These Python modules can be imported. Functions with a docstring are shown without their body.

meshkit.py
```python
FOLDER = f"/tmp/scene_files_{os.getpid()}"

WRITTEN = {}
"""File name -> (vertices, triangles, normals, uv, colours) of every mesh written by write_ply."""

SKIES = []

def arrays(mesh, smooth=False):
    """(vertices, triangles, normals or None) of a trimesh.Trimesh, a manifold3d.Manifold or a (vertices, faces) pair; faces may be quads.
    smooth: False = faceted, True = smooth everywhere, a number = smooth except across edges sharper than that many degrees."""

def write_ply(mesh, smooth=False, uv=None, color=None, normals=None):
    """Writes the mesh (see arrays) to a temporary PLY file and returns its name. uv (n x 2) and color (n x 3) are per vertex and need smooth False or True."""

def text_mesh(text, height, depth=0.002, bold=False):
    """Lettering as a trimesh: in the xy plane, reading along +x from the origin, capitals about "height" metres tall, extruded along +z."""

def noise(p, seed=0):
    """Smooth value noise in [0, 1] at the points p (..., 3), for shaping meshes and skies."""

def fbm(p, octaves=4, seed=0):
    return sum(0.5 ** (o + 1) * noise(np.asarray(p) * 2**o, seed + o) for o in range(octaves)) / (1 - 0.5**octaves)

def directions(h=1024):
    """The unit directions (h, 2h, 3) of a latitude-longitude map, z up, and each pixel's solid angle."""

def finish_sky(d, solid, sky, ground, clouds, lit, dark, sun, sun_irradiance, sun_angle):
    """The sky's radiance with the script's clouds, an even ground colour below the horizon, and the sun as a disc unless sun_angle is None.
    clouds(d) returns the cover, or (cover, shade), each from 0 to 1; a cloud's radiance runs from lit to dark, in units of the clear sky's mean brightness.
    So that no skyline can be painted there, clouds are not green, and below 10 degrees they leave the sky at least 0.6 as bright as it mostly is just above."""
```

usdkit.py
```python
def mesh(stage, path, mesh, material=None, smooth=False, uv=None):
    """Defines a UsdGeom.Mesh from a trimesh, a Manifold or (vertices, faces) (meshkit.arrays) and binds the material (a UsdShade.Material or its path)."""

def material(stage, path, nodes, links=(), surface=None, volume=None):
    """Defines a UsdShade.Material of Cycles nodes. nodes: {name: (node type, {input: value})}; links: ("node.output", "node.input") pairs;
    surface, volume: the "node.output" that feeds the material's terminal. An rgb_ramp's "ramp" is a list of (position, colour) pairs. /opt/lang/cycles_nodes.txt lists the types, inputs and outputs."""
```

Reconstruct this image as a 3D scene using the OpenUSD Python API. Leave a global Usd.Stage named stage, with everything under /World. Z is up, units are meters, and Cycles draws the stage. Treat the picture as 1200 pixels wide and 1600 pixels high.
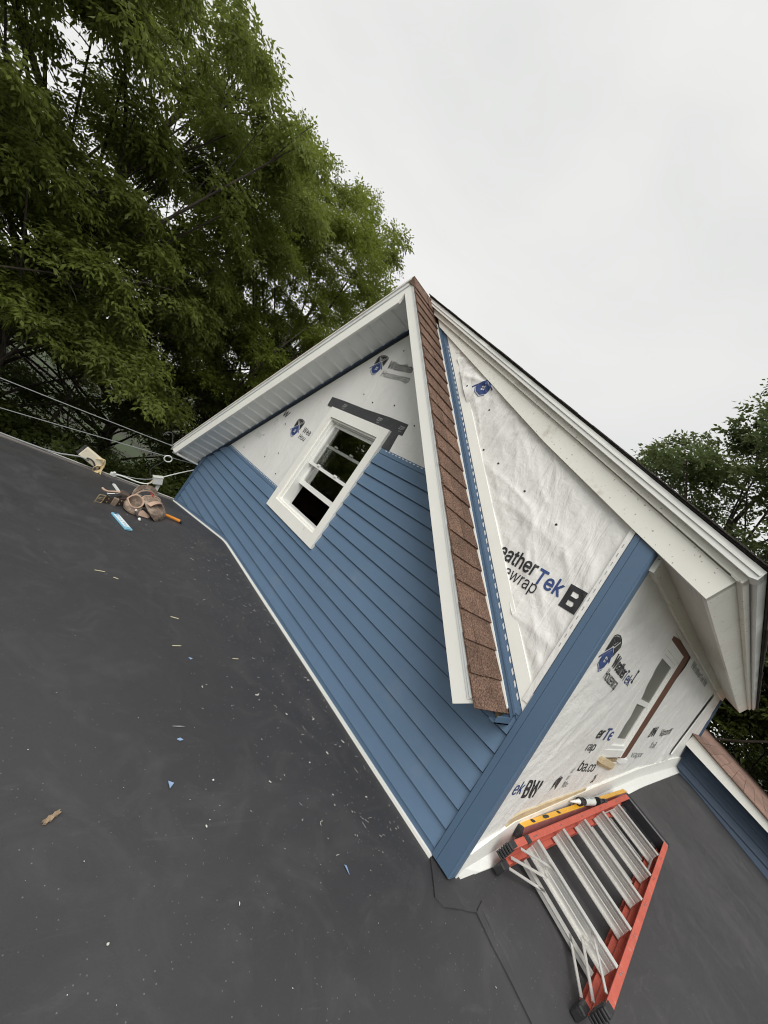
import math
import numpy as np
import trimesh
import usdkit
import meshkit
from pxr import Usd, UsdGeom, UsdLux, UsdShade, Gf, Sdf
from shapely.geometry import Polygon, LineString, box as sbox
from shapely import affinity
from shapely.ops import unary_union
from shapely.prepared import prep

stage = Usd.Stage.CreateInMemory()
UsdGeom.SetStageUpAxis(stage, "Z")
UsdGeom.SetStageMetersPerUnit(stage, 1.0)
UsdGeom.Xform.Define(stage, "/World")
UsdGeom.Scope.Define(stage, "/World/Looks")

# ------------------------------------------------------------------ camera
CAM = np.array([-2.106245, -0.5853936, 1.178711])
cam = UsdGeom.Camera.Define(stage, "/World/camera")
_r, _u, _b = [0.5985261, -0.5775793, 0.5551294], [-0.4296819, 0.3533923, 0.8309557], [-0.6761213, -0.7358777, -0.0366609]
cam.AddTransformOp().Set(Gf.Matrix4d(*_r, 0, *_u, 0, *_b, 0, *CAM.tolist(), 1))
cam.CreateHorizontalApertureAttr(36.0)
cam.CreateVerticalApertureAttr(48.0)
cam.CreateFocalLengthAttr(19.27346)
cam.CreateHorizontalApertureOffsetAttr(-0.17677)
cam.CreateVerticalApertureOffsetAttr(-0.86741)
cam.CreateClippingRangeAttr(Gf.Vec2f(0.05, 2000))
cam.CreateExposureAttr(0.82)

# ------------------------------------------------------------------ sky and sun (overcast)
SUN = np.array([-0.50, -0.42, 0.76])
SUN /= np.linalg.norm(SUN)
dome_mat = usdkit.material(stage, "/World/Looks/sky_look", {
    "sky": ("sky_texture", {"sky_type": "single_scattering", "sun_disc": False, "sun_elevation": math.asin(SUN[2]), "sun_rotation": math.atan2(SUN[0], SUN[1])}),
    "tc": ("texture_coordinate", {}),
    "map": ("mapping", {"scale": (1.0, 1.0, 2.2)}),
    "n": ("noise_texture", {"scale": 1.6, "detail": 4.0, "roughness": 0.5, "distortion": 0.4}),
    "r": ("rgb_ramp", {"ramp": [(0.25, (7.5, 7.58, 7.5)), (0.5, (8.4, 8.42, 8.22)), (0.75, (8.95, 8.95, 8.7))]}),
    "mix": ("mix_color", {"fac": 0.95, "use_clamp": False}),
    "bg": ("background_shader", {"strength": 0.0585}),
}, [("tc.generated", "map.vector"), ("map.vector", "n.vector"), ("n.fac", "r.fac"), ("sky.color", "mix.a"), ("r.color", "mix.b"), ("mix.result", "bg.color")], surface="bg.background")
dome = UsdLux.DomeLight.Define(stage, "/World/sky")
dome.CreateIntensityAttr(1.0)
UsdShade.MaterialBindingAPI.Apply(dome.GetPrim()).Bind(dome_mat)
sun = UsdLux.DistantLight.Define(stage, "/World/sun")
sun.CreateIntensityAttr(0.40)
sun.CreateAngleAttr(50.0)
sun.CreateColorAttr(Gf.Vec3f(1.0, 0.985, 0.95))
sun.GetPrim().CreateAttribute("inputs:normalize", Sdf.ValueTypeNames.Bool).Set(True)
_z = SUN
_x = np.cross([0, 0, 1.0], _z); _x /= np.linalg.norm(_x)
_y = np.cross(_z, _x)
sun.AddTransformOp().Set(Gf.Matrix4d(*_x.tolist(), 0, *_y.tolist(), 0, *_z.tolist(), 0, 0, 0, 30, 1))

# ------------------------------------------------------------------ helpers
_used = {}


def path_of(parent, name):
    base = str(parent.GetPath()) if parent is not None else "/World"
    k = (base, name)
    _used[k] = _used.get(k, -1) + 1
    return f"{base}/{name}" + (f"_{_used[k]:03d}" if _used[k] else "")


def tag(prim, label=None, cat=None, group=None, kind=None):
    for k, v in (("label", label), ("category", cat), ("group", group), ("kind", kind)):
        if v:
            prim.SetCustomDataByKey(k, v)
    return prim


def thing(name, label, cat, loc=(0, 0, 0), group=None, kind=None):
    x = UsdGeom.Xform.Define(stage, path_of(None, name))
    x.AddTranslateOp().Set(Gf.Vec3d(*map(float, loc)))
    p = x.GetPrim()
    _loc[str(p.GetPath())] = np.array(loc, float)
    return tag(p, label, cat, group, kind)


_loc = {}


def cat_(ms):
    ms = [m for m in (ms if isinstance(ms, list) else [ms]) if m is not None]
    if len(ms) == 1 and not hasattr(ms[0], "vertices"):
        return np.asarray(ms[0][0], float), np.asarray(ms[0][1], int)
    vs, fs, n = [], [], 0
    for m in ms:
        v, f = (m.vertices, m.faces) if hasattr(m, "vertices") else m
        v, f = np.asarray(v, float), np.asarray(f, int)
        if f.shape[1] == 4:
            f = np.vstack([f[:, [0, 1, 2]], f[:, [0, 2, 3]]])
        vs.append(v); fs.append(f + n); n += len(v)
    return np.vstack(vs), np.vstack(fs)


def ob(name, ms, mat, parent=None, smooth=False, label=None, cat=None, group=None, kind=None):
    """One Mesh prim from world-space pieces, under parent (whose base is subtracted)."""
    v, f = cat_(ms)
    p = path_of(parent, name)
    off = np.zeros(3)
    for k, l in _loc.items():
        if p.startswith(k + "/"):
            off = l
    m = usdkit.mesh(stage, p, (v - off, f), M[mat] if isinstance(mat, str) else mat, smooth=smooth)
    return tag(m.GetPrim(), label, cat, group, kind)


def frame_map(m, o, u, v, w):
    """Mesh with coordinates (a,b,t) -> o + a u + b v + t w, winding kept outward."""
    P = np.asarray(m[0], float)
    A = np.stack([u, v, w]).astype(float)
    Q = P @ A + np.asarray(o, float)
    f = np.asarray(m[1])
    if np.linalg.det(A) < 0:
        f = f[:, ::-1]
    return Q, f


def polys(g):
    return [p for p in getattr(g, "geoms", [g]) if p.geom_type == "Polygon" and p.area > 1e-7]


def extr(poly, t0, t1):
    out = []
    for p in polys(poly if hasattr(poly, "geom_type") else Polygon(poly)):
        e = trimesh.creation.extrude_polygon(p, t1 - t0, engine="earcut")
        out.append((np.asarray(e.vertices) + [0, 0, t0], np.asarray(e.faces)))
    return cat_(out) if out else None


X0, Y0, Z0 = np.eye(3)


def wl(poly, x0, x1):
    """Slab on the gable wall: polygon in (y, z), from x0 to x1."""
    e = extr(poly, min(x0, x1), max(x0, x1))
    return None if e is None else frame_map(e, (0, 0, 0), Y0, Z0, X0)


def wr(poly, y0, y1):
    """Slab on the dormer front: polygon in (x, z), from y0 to y1."""
    e = extr(poly, min(y0, y1), max(y0, y1))
    return None if e is None else frame_map(e, (0, 0, 0), X0, Z0, Y0)


def bx(x0, x1, y0, y1, z0, z1):
    v = np.array([[x, y, z] for x in sorted((x0, x1)) for y in sorted((y0, y1)) for z in sorted((z0, z1))], float)
    f = np.array([[0, 1, 3, 2], [4, 6, 7, 5], [0, 4, 5, 1], [2, 3, 7, 6], [0, 2, 6, 4], [1, 5, 7, 3]])
    return v, np.vstack([f[:, [0, 1, 2]], f[:, [0, 2, 3]]])


def obx(o, ax, lo, hi):
    """Box lo..hi in the local axes ax (rows) at o."""
    v, f = bx(lo[0], hi[0], lo[1], hi[1], lo[2], hi[2])
    return frame_map((v, f), o, ax[0], ax[1], ax[2])


def beam(a, b, w, h, up=(0, 0, 1)):
    a, b = np.asarray(a, float), np.asarray(b, float)
    d = b - a
    L = np.linalg.norm(d); d /= L
    s = np.cross(up, d); s /= np.linalg.norm(s)
    n = np.cross(d, s)
    return obx(a, (d, s, n), (0, -w / 2, -h / 2), (L, w / 2, h / 2))


def tube(pts, r, n=8, caps=True):
    pts = np.asarray(pts, float)
    k = len(pts)
    r = np.broadcast_to(np.asarray(r, float), (k,))
    T = np.gradient(pts, axis=0)
    T /= np.maximum(np.linalg.norm(T, axis=1, keepdims=True), 1e-9)
    a = np.cross(T[0], [0.31, 0.17, 0.93]); a /= np.linalg.norm(a)
    V = []
    for i in range(k):
        a = a - T[i] * (a @ T[i]); a /= np.linalg.norm(a)
        b = np.cross(T[i], a)
        t = np.arange(n) / n * 2 * np.pi
        V.append(pts[i] + r[i] * (np.cos(t)[:, None] * a + np.sin(t)[:, None] * b))
    V = np.vstack(V)
    F = []
    for i in range(k - 1):
        for j in range(n):
            q, s = i * n + j, i * n + (j + 1) % n
            F += [[q, s, s + n], [q, s + n, q + n]]
    if caps:
        F += [[0, j + 1, j] for j in range(1, n - 1)]
        o = (k - 1) * n
        F += [[o, o + j, o + j + 1] for j in range(1, n - 1)]
    return V, np.array(F)


def curve(pts, k=24):
    """Smooth polyline through pts."""
    from scipy.interpolate import CubicSpline
    p = np.asarray(pts, float)
    t = np.r_[0, np.cumsum(np.linalg.norm(np.diff(p, axis=0), axis=1))]
    return CubicSpline(t, p)(np.linspace(0, t[-1], k))


def hull(pts):
    h = trimesh.convex.convex_hull(np.asarray(pts, float))
    return np.asarray(h.vertices), np.asarray(h.faces)


def rbox(lo, hi, r, ax=np.eye(3), o=(0, 0, 0)):
    """Box with chamfered edges."""
    lo, hi = np.asarray(lo, float), np.asarray(hi, float)
    c = []
    for sx in (0, 1):
        for sy in (0, 1):
            for sz in (0, 1):
                p = np.where([sx, sy, sz], hi, lo)
                s = np.where([sx, sy, sz], -1.0, 1.0) * r
                c += [p + s * [0, 1, 1], p + s * [1, 0, 1], p + s * [1, 1, 0]]
    v, f = hull(c)
    return frame_map((v, f), o, ax[0], ax[1], ax[2])


def half(a, b, c, big=30):
    """Half plane {(p, q): q < a p + b} (c=-1) or q > (c=+1) as a polygon."""
    xs = (-big, big)
    ln = [(x, a * x + b) for x in xs]
    return Polygon(ln + [(xs[1], c * 200), (xs[0], c * 200)])


def lerp(a, b, t):
    return np.asarray(a) * (1 - t) + np.asarray(b) * t


rng = np.random.default_rng(7)
S = 0.938                      # tangent of the main roof pitch
ZR, ZLft = 0.570, 5.420        # right / left roof surface: z = S y + ZR, z = ZLft - S y
YR = (ZLft - ZR) / (2 * S)
HR = S * YR + ZR
SL = math.sqrt(1 + S * S)


def hf(x, y):
    """Height of the low-slope roof membrane."""
    x, y = np.asarray(x, float), np.asarray(y, float)
    zx = np.interp(x, [-6, 0, .09, .573, 1.458, 3.25, 6.2, 9], [-.018, -.018, .0, .085, .205, .335, .41, .42])
    sp = lambda t, w: np.where(t > w, t, np.where(t < -w, 0, (t + w) ** 2 / (4 * w)))
    t = y - 3.35
    h = zx - .165 * sp(t, .1) + .06 * np.minimum(x, 0) * np.clip(t / 1.85, 0, 1)
    return h - (.26 + .012 * np.clip(x, 0, 7)) * sp(-y - .12, .2)


# ------------------------------------------------------------------ materials
M = {}


def mat(name, col, rough=0.6, var=0.08, scale=4.0, bump=0.0, bscale=60.0, bstretch=(1, 1, 1), metal=0.0, spec=0.5, piece=0.0,
        dirt=None, dscale=9.0, damt=(0.55, 0.75), speck=None, bdist=0.01, coat=0.0, stretch=(1, 1, 1)):
    c = np.array(col, float)
    n = {"g": ("geometry", {}), "mp": ("mapping", {"scale": stretch}), "n": ("noise_texture", {"scale": scale, "detail": 5.0, "roughness": 0.6}),
         "r": ("rgb_ramp", {"ramp": [(0.28, c * (1 - var)), (0.72, np.minimum(c * (1 + var), 1))]}),
         "p": ("principled_bsdf", {"roughness": rough, "metallic": metal, "specular_ior_level": spec, "coat_weight": coat})}
    l = [("g.position", "mp.vector"), ("mp.vector", "n.vector"), ("n.fac", "r.fac")]
    last = "r.color"
    if piece:
        n["oi"] = ("object_info", {})
        n["mr"] = ("map_range", {"from_min": 0.0, "from_max": 1.0, "to_min": 1 - piece, "to_max": 1 + piece})
        n["pm"] = ("mix_color", {"blend_type": "multiply", "fac": 1.0, "use_clamp": False})
        l += [("oi.random", "mr.value"), (last, "pm.a"), ("mr.result", "pm.b")]
        last = "pm.result"
    if dirt is not None:
        n["dn"] = ("noise_texture", {"scale": dscale, "detail": 8.0, "roughness": 0.7})
        n["dr"] = ("map_range", {"from_min": damt[0], "from_max": damt[1], "to_min": 0.0, "to_max": 0.8, "clamp": True})
        n["dm"] = ("mix_color", {"b": dirt})
        l += [("mp.vector", "dn.vector"), ("dn.fac", "dr.value"), ("dr.result", "dm.fac"), (last, "dm.a")]
        last = "dm.result"
    if speck is not None:
        n["sn"] = ("noise_texture", {"scale": speck[1], "detail": 2.0})
        n["sr"] = ("map_range", {"from_min": speck[2], "from_max": speck[2] + 0.03, "to_min": 0.0, "to_max": 1.0, "clamp": True})
        n["sm"] = ("mix_color", {"b": speck[0]})
        l += [("g.position", "sn.vector"), ("sn.fac", "sr.value"), ("sr.result", "sm.fac"), (last, "sm.a")]
        last = "sm.result"
    l.append((last, "p.base_color"))
    if bump:
        n["bm"] = ("mapping", {"scale": bstretch})
        n["bn"] = ("noise_texture", {"scale": bscale, "detail": 4.0})
        n["bu"] = ("bump", {"strength": bump, "distance": bdist})
        l += [("g.position", "bm.vector"), ("bm.vector", "bn.vector"), ("bn.fac", "bu.height"), ("bu.normal", "p.normal")]
    M[name] = usdkit.material(stage, f"/World/Looks/{name}", n, l, surface="p.BSDF")


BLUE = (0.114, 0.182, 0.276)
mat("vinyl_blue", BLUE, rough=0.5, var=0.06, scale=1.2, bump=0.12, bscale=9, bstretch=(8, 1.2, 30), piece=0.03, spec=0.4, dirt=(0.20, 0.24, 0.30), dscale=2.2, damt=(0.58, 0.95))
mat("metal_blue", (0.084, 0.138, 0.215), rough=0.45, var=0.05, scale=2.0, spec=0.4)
mat("vinyl_navy", (0.058, 0.092, 0.150), rough=0.5, var=0.10, scale=3, bump=0.1, bscale=9, bstretch=(1, 1.2, 30), piece=0.05)  # navy siding; on the left soffit channel, siding blue darkened for shade
mat("white_paint", (0.82, 0.81, 0.755), rough=0.5, var=0.03, scale=3.0, bump=0.06, bscale=90, bdist=0.001, dirt=(0.42, 0.38, 0.29), dscale=14, damt=(0.62, 0.82))
mat("old_white", (0.80, 0.785, 0.715), rough=0.6, var=0.05, scale=2.5, bump=0.15, bscale=60, bdist=0.002, dirt=(0.36, 0.31, 0.22), dscale=7, damt=(0.56, 0.80), speck=((0.26, 0.21, 0.15), 70.0, 0.69))
mat("soffit_white", (0.84, 0.85, 0.83), rough=0.5, var=0.03, scale=5)
mat("soffit_wood", (0.60, 0.58, 0.52), rough=0.7, var=0.08, scale=14, bump=0.5, bscale=30, bstretch=(0.4, 8, 8), bdist=0.006, stretch=(0.3, 6, 6))
mat("white_vinyl", (0.78, 0.78, 0.745), rough=0.4, var=0.03, scale=6)
mat("gutter_white", (0.70, 0.71, 0.70), rough=0.35, var=0.06, scale=5, dirt=(0.40, 0.36, 0.30), dscale=8)
mat("sheathing", (0.30, 0.22, 0.13), rough=0.8, var=0.25, scale=20)
mat("gap_and_shade", (0.03, 0.031, 0.034), rough=0.7)  # near-black; under the left soffit it is painted-in shade
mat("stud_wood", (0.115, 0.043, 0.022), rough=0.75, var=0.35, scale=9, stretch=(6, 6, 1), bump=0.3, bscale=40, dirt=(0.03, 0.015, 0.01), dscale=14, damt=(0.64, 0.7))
mat("raw_wood", (0.56, 0.45, 0.28), rough=0.75, var=0.2, scale=10, stretch=(1, 8, 8), dirt=(0.25, 0.16, 0.08), dscale=20)
mat("weathered_wood", (0.27, 0.195, 0.125), rough=0.85, var=0.3, scale=60, bump=0.5, bscale=90)
mat("tape_black", (0.055, 0.056, 0.060), rough=0.4, var=0.2, scale=30, bump=0.3, bscale=40)
mat("ink_black", (0.022, 0.022, 0.026), rough=0.6, var=0.2, scale=40)
mat("ink_blue", (0.030, 0.060, 0.190), rough=0.6, var=0.2, scale=40)
mat("ink_grey", (0.30, 0.31, 0.31), rough=0.6, var=0.2, scale=40)
mat("ink_faint", (0.60, 0.605, 0.60), rough=0.6, var=0.1, scale=40)
mat("print_white", (0.70, 0.71, 0.72), rough=0.6)
mat("aluminium", (0.72, 0.71, 0.68), rough=0.36, var=0.06, scale=5, metal=0.6)
mat("fibreglass_red", (0.47, 0.098, 0.066), rough=0.5, var=0.15, scale=12, bump=0.2, bscale=200, dirt=(0.55, 0.40, 0.34), dscale=30, damt=(0.62, 0.72))
mat("rubber_black", (0.022, 0.022, 0.024), rough=0.65, var=0.3, scale=20, dirt=(0.12, 0.115, 0.11), dscale=30)
mat("plastic_black", (0.016, 0.016, 0.019), rough=0.4, var=0.2, scale=20, dirt=(0.06, 0.06, 0.065), dscale=12)
mat("steel_bolt", (0.45, 0.45, 0.46), rough=0.35, metal=1.0)
mat("yellow_paint", (0.76, 0.40, 0.020), rough=0.4, var=0.08, scale=14, dirt=(0.30, 0.20, 0.06), dscale=26, damt=(0.66, 0.78))
mat("maroon_edge", (0.26, 0.105, 0.100), rough=0.35, var=0.15, scale=20, dirt=(0.36, 0.25, 0.24), dscale=20, damt=(0.58, 0.8))  # aluminium side with the ladder's red reflection put into its colour
mat("tube_grey", (0.55, 0.56, 0.58), rough=0.4, var=0.25, scale=45)
mat("nozzle_white", (0.78, 0.78, 0.76), rough=0.45)
mat("leather", (0.20, 0.145, 0.108), rough=0.85, var=0.4, scale=22, bump=0.5, bscale=60, dirt=(0.44, 0.35, 0.27), dscale=20, damt=(0.48, 0.66))
mat("leather_dark", (0.065, 0.045, 0.036), rough=0.8, var=0.35, scale=16, bump=0.4, bscale=60)
mat("leather_pale", (0.42, 0.29, 0.215), rough=0.8, var=0.2, scale=16, bump=0.3, bscale=60)
mat("brass", (0.62, 0.50, 0.30), rough=0.35, metal=0.9, var=0.2, scale=30)
mat("hammer_orange", (0.68, 0.24, 0.028), rough=0.5, var=0.12, scale=20)
mat("pencil_red", (0.42, 0.05, 0.04), rough=0.5)
mat("pack_blue", (0.20, 0.45, 0.58), rough=0.4, var=0.15, scale=40)
mat("box_tan", (0.58, 0.53, 0.41), rough=0.6, var=0.1, scale=14, dirt=(0.35, 0.28, 0.18), dscale=18)
mat("box_grey", (0.55, 0.56, 0.53), rough=0.5, var=0.08, scale=20)
mat("cable_white", (0.66, 0.67, 0.64), rough=0.5, var=0.1, scale=20)
mat("cable_dark", (0.05, 0.05, 0.052), rough=0.5)
mat("cable_grey", (0.24, 0.25, 0.25), rough=0.5, var=0.15, scale=20)
mat("rope_tan", (0.60, 0.47, 0.26), rough=0.8, var=0.2, scale=60)
mat("flashing_white", (0.82, 0.815, 0.765), rough=0.5, var=0.03, scale=8, dirt=(0.55, 0.52, 0.44), dscale=11, damt=(0.64, 0.86))
mat("scrap_white", (0.56, 0.55, 0.51), rough=0.7, var=0.1, scale=50)
mat("scrap_blue", (0.25, 0.36, 0.55), rough=0.5, var=0.05, scale=50)
mat("scrap_straw", (0.56, 0.50, 0.34), rough=0.8, var=0.15, scale=50)
mat("drip_metal", (0.16, 0.145, 0.135), rough=0.5, var=0.2, scale=6)
mat("bark", (0.060, 0.047, 0.036), rough=0.9, var=0.4, scale=8, bump=0.6, bscale=18, bstretch=(1, 1, 0.25), bdist=0.03)
mat("brick_wall", (0.30, 0.28, 0.25), rough=0.8, var=0.15, scale=6)
mat("ground_soil", (0.030, 0.028, 0.020), rough=0.95, var=0.5, scale=0.6, dirt=(0.035, 0.055, 0.018), dscale=0.5, damt=(0.42, 0.52))
mat("gravel_pale", (0.24, 0.21, 0.19), rough=0.9, var=0.25, scale=14)


def shingle_mat(name, a, b, c, piece=0.14):
    M[name] = usdkit.material(stage, f"/World/Looks/{name}", {
        "g": ("geometry", {}), "n": ("noise_texture", {"scale": 130.0, "detail": 2.0}), "n2": ("noise_texture", {"scale": 9.0, "detail": 5.0}),
        "r": ("rgb_ramp", {"ramp": [(0.30, a), (0.5, b), (0.70, c)]}), "oi": ("object_info", {}),
        "mr": ("map_range", {"to_min": 1 - piece, "to_max": 1 + piece}), "m2": ("map_range", {"from_min": 0.3, "from_max": 0.7, "to_min": 0.78, "to_max": 1.2}),
        "mm": ("math", {"math_type": "multiply"}), "mx": ("mix_color", {"blend_type": "multiply", "fac": 1.0, "use_clamp": False}),
        "bu": ("bump", {"strength": 0.7, "distance": 0.004}), "p": ("principled_bsdf", {"roughness": 0.9, "specular_ior_level": 0.25})},
        [("g.position", "n.vector"), ("g.position", "n2.vector"), ("n.fac", "r.fac"), ("oi.random", "mr.value"), ("n2.fac", "m2.value"), ("mr.result", "mm.value1"), ("m2.result", "mm.value2"),
         ("r.color", "mx.a"), ("mm.value", "mx.b"), ("mx.result", "p.base_color"), ("n.fac", "bu.height"), ("bu.normal", "p.normal")], surface="p.BSDF")


shingle_mat("shingle_brown", (0.050, 0.028, 0.020), (0.125, 0.074, 0.052), (0.225, 0.150, 0.112))
shingle_mat("shingle_faded", (0.11, 0.066, 0.052), (0.23, 0.143, 0.114), (0.36, 0.25, 0.20), piece=0.16)
shingle_mat("shingle_dark", (0.020, 0.019, 0.018), (0.045, 0.040, 0.036), (0.10, 0.085, 0.075))

# house wrap: matt white film with wrinkles and scuffs
for nm, bs, bst, dm in (("wrap_white", 5.0, 0.25, (0.60, 0.85)), ("wrap_loose", 3.2, 0.6, (0.60, 0.86))):
    M[nm] = usdkit.material(stage, f"/World/Looks/{nm}", {
        "g": ("geometry", {}), "mp": ("mapping", {"rotation": (0.5, 0.2, 0.3), "scale": (1.0, 2.6, 0.7)}),
        "n": ("noise_texture", {"scale": bs, "detail": 6.0, "roughness": 0.55, "distortion": 1.2}),
        "v": ("noise_texture", {"scale": bs * 7, "detail": 3.0, "distortion": 0.6}),
        "ad": ("math", {"math_type": "multiply_add", "value2": 0.22}),
        "c": ("noise_texture", {"scale": 2.2, "detail": 7.0, "roughness": 0.65}),
        "cr": ("rgb_ramp", {"ramp": [(0.3, (0.69, 0.68, 0.65)), (0.7, (0.785, 0.775, 0.745))]}),
        "d": ("noise_texture", {"scale": 11.0, "detail": 9.0, "roughness": 0.75}),
        "dr": ("map_range", {"from_min": dm[0], "from_max": dm[1], "to_min": 0.0, "to_max": 0.75, "clamp": True}),
        "dx": ("mix_color", {"b": (0.50, 0.475, 0.44)}),
        "bu": ("bump", {"strength": bst, "distance": 0.03}), "p": ("principled_bsdf", {"roughness": 0.5, "specular_ior_level": 0.3})},
        [("g.position", "mp.vector"), ("mp.vector", "n.vector"), ("g.position", "v.vector"), ("v.fac", "ad.value1"), ("n.fac", "ad.value3"), ("ad.value", "bu.height"), ("bu.normal", "p.normal"),
         ("g.position", "c.vector"), ("c.fac", "cr.fac"), ("g.position", "d.vector"), ("d.fac", "dr.value"), ("dr.result", "dx.fac"), ("cr.color", "dx.a"), ("dx.result", "p.base_color")], surface="p.BSDF")

# rubber roof membrane: charcoal with dust films, faint ripples and pale specks
M["membrane"] = usdkit.material(stage, "/World/Looks/membrane", {
    "g": ("geometry", {}),
    "n1": ("noise_texture", {"scale": 0.55, "detail": 6.0, "roughness": 0.6, "distortion": 0.8}),
    "n2": ("noise_texture", {"scale": 3.2, "detail": 9.0, "roughness": 0.68, "distortion": 1.4}),
    "r1": ("rgb_ramp", {"ramp": [(0.3, (0.034, 0.0330, 0.0352)), (0.55, (0.043, 0.0417, 0.0440)), (0.75, (0.056, 0.0542, 0.0560))]}),
    "r2": ("map_range", {"from_min": 0.50, "from_max": 0.78, "to_min": 0.0, "to_max": 0.34, "clamp": True}),
    "m2": ("mix_color", {"b": (0.098, 0.094, 0.094)}),
    "mp": ("mapping", {"rotation": (0, 0, 0.7), "scale": (1.0, 5.0, 1.0)}),
    "n3": ("noise_texture", {"scale": 1.6, "detail": 7.0, "roughness": 0.7, "distortion": 2.2}),
    "r3": ("map_range", {"from_min": 0.60, "from_max": 0.80, "to_min": 0.0, "to_max": 0.24, "clamp": True}),
    "m4": ("mix_color", {"b": (0.15, 0.145, 0.14)}),
    "s": ("voronoi_texture", {"scale": 70.0, "randomness": 1.0}),
    "s1": ("map_range", {"from_min": 0.10, "from_max": 0.16, "to_min": 1.0, "to_max": 0.0, "clamp": True}),
    "sc": ("separate_color", {}),
    "s2": ("map_range", {"from_min": 0.72, "from_max": 0.80, "to_min": 0.0, "to_max": 1.0, "clamp": True}),
    "s3": ("math", {"math_type": "multiply"}),
    "s4": ("math", {"math_type": "multiply"}),
    "m3": ("mix_color", {"b": (0.22, 0.215, 0.205)}),
    "bn": ("noise_texture", {"scale": 2.2, "detail": 3.0}),
    "b2": ("noise_texture", {"scale": 160.0, "detail": 2.0}),
    "ba": ("math", {"math_type": "multiply_add", "value2": 0.04}),
    "bu": ("bump", {"strength": 0.4, "distance": 0.02}),
    "rr": ("map_range", {"from_min": 0.35, "from_max": 0.7, "to_min": 0.5, "to_max": 0.75}),
    "p": ("principled_bsdf", {"roughness": 0.62, "specular_ior_level": 0.4})},
    [("g.position", "n1.vector"), ("g.position", "n2.vector"), ("n1.fac", "r1.fac"), ("n2.fac", "r2.value"), ("r2.result", "m2.fac"), ("r1.color", "m2.a"),
     ("g.position", "mp.vector"), ("mp.vector", "n3.vector"), ("n3.fac", "r3.value"), ("r3.result", "m4.fac"), ("m2.result", "m4.a"),
     ("g.position", "s.vector"), ("s.distance", "s1.value"), ("s.color", "sc.color"), ("sc.r", "s2.value"), ("s1.result", "s3.value1"), ("s2.result", "s3.value2"),
     ("s3.value", "s4.value1"), ("n2.fac", "s4.value2"), ("s4.value", "m3.fac"), ("m4.result", "m3.a"), ("m3.result", "p.base_color"), ("n2.fac", "rr.value"), ("rr.result", "p.roughness"),
     ("g.position", "bn.vector"), ("g.position", "b2.vector"), ("b2.fac", "ba.value1"), ("bn.fac", "ba.value3"), ("ba.value", "bu.height"), ("bu.normal", "p.normal")], surface="p.BSDF")

M["glass"] = usdkit.material(stage, "/World/Looks/glass", {
    "t": ("transparent_bsdf", {"color": (0.90, 0.91, 0.905)}), "gl": ("glossy_bsdf", {"color": (1, 1, 1), "roughness": 0.015}), "lw": ("layer_weight", {"blend": 0.5}),
    "pw": ("math", {"math_type": "power", "value2": 4.0}), "ma": ("math", {"math_type": "multiply_add", "value2": 0.75, "value3": 0.20}), "mx": ("mix_closure", {})},
    [("lw.facing", "pw.value1"), ("pw.value", "ma.value1"), ("ma.value", "mx.fac"), ("t.BSDF", "mx.closure1"), ("gl.BSDF", "mx.closure2")], surface="mx.closure")


M["glass_grey"] = usdkit.material(stage, "/World/Looks/glass_grey", {  # flat grey put into the panes in place of their dark reflections
    "t": ("transparent_bsdf", {"color": (0.8, 0.8, 0.78)}), "gl": ("principled_bsdf", {"base_color": (0.20, 0.20, 0.175), "roughness": 0.35}), "mx": ("mix_closure", {"fac": 0.62})},
    [("t.BSDF", "mx.closure1"), ("gl.BSDF", "mx.closure2")], surface="mx.closure")


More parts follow.
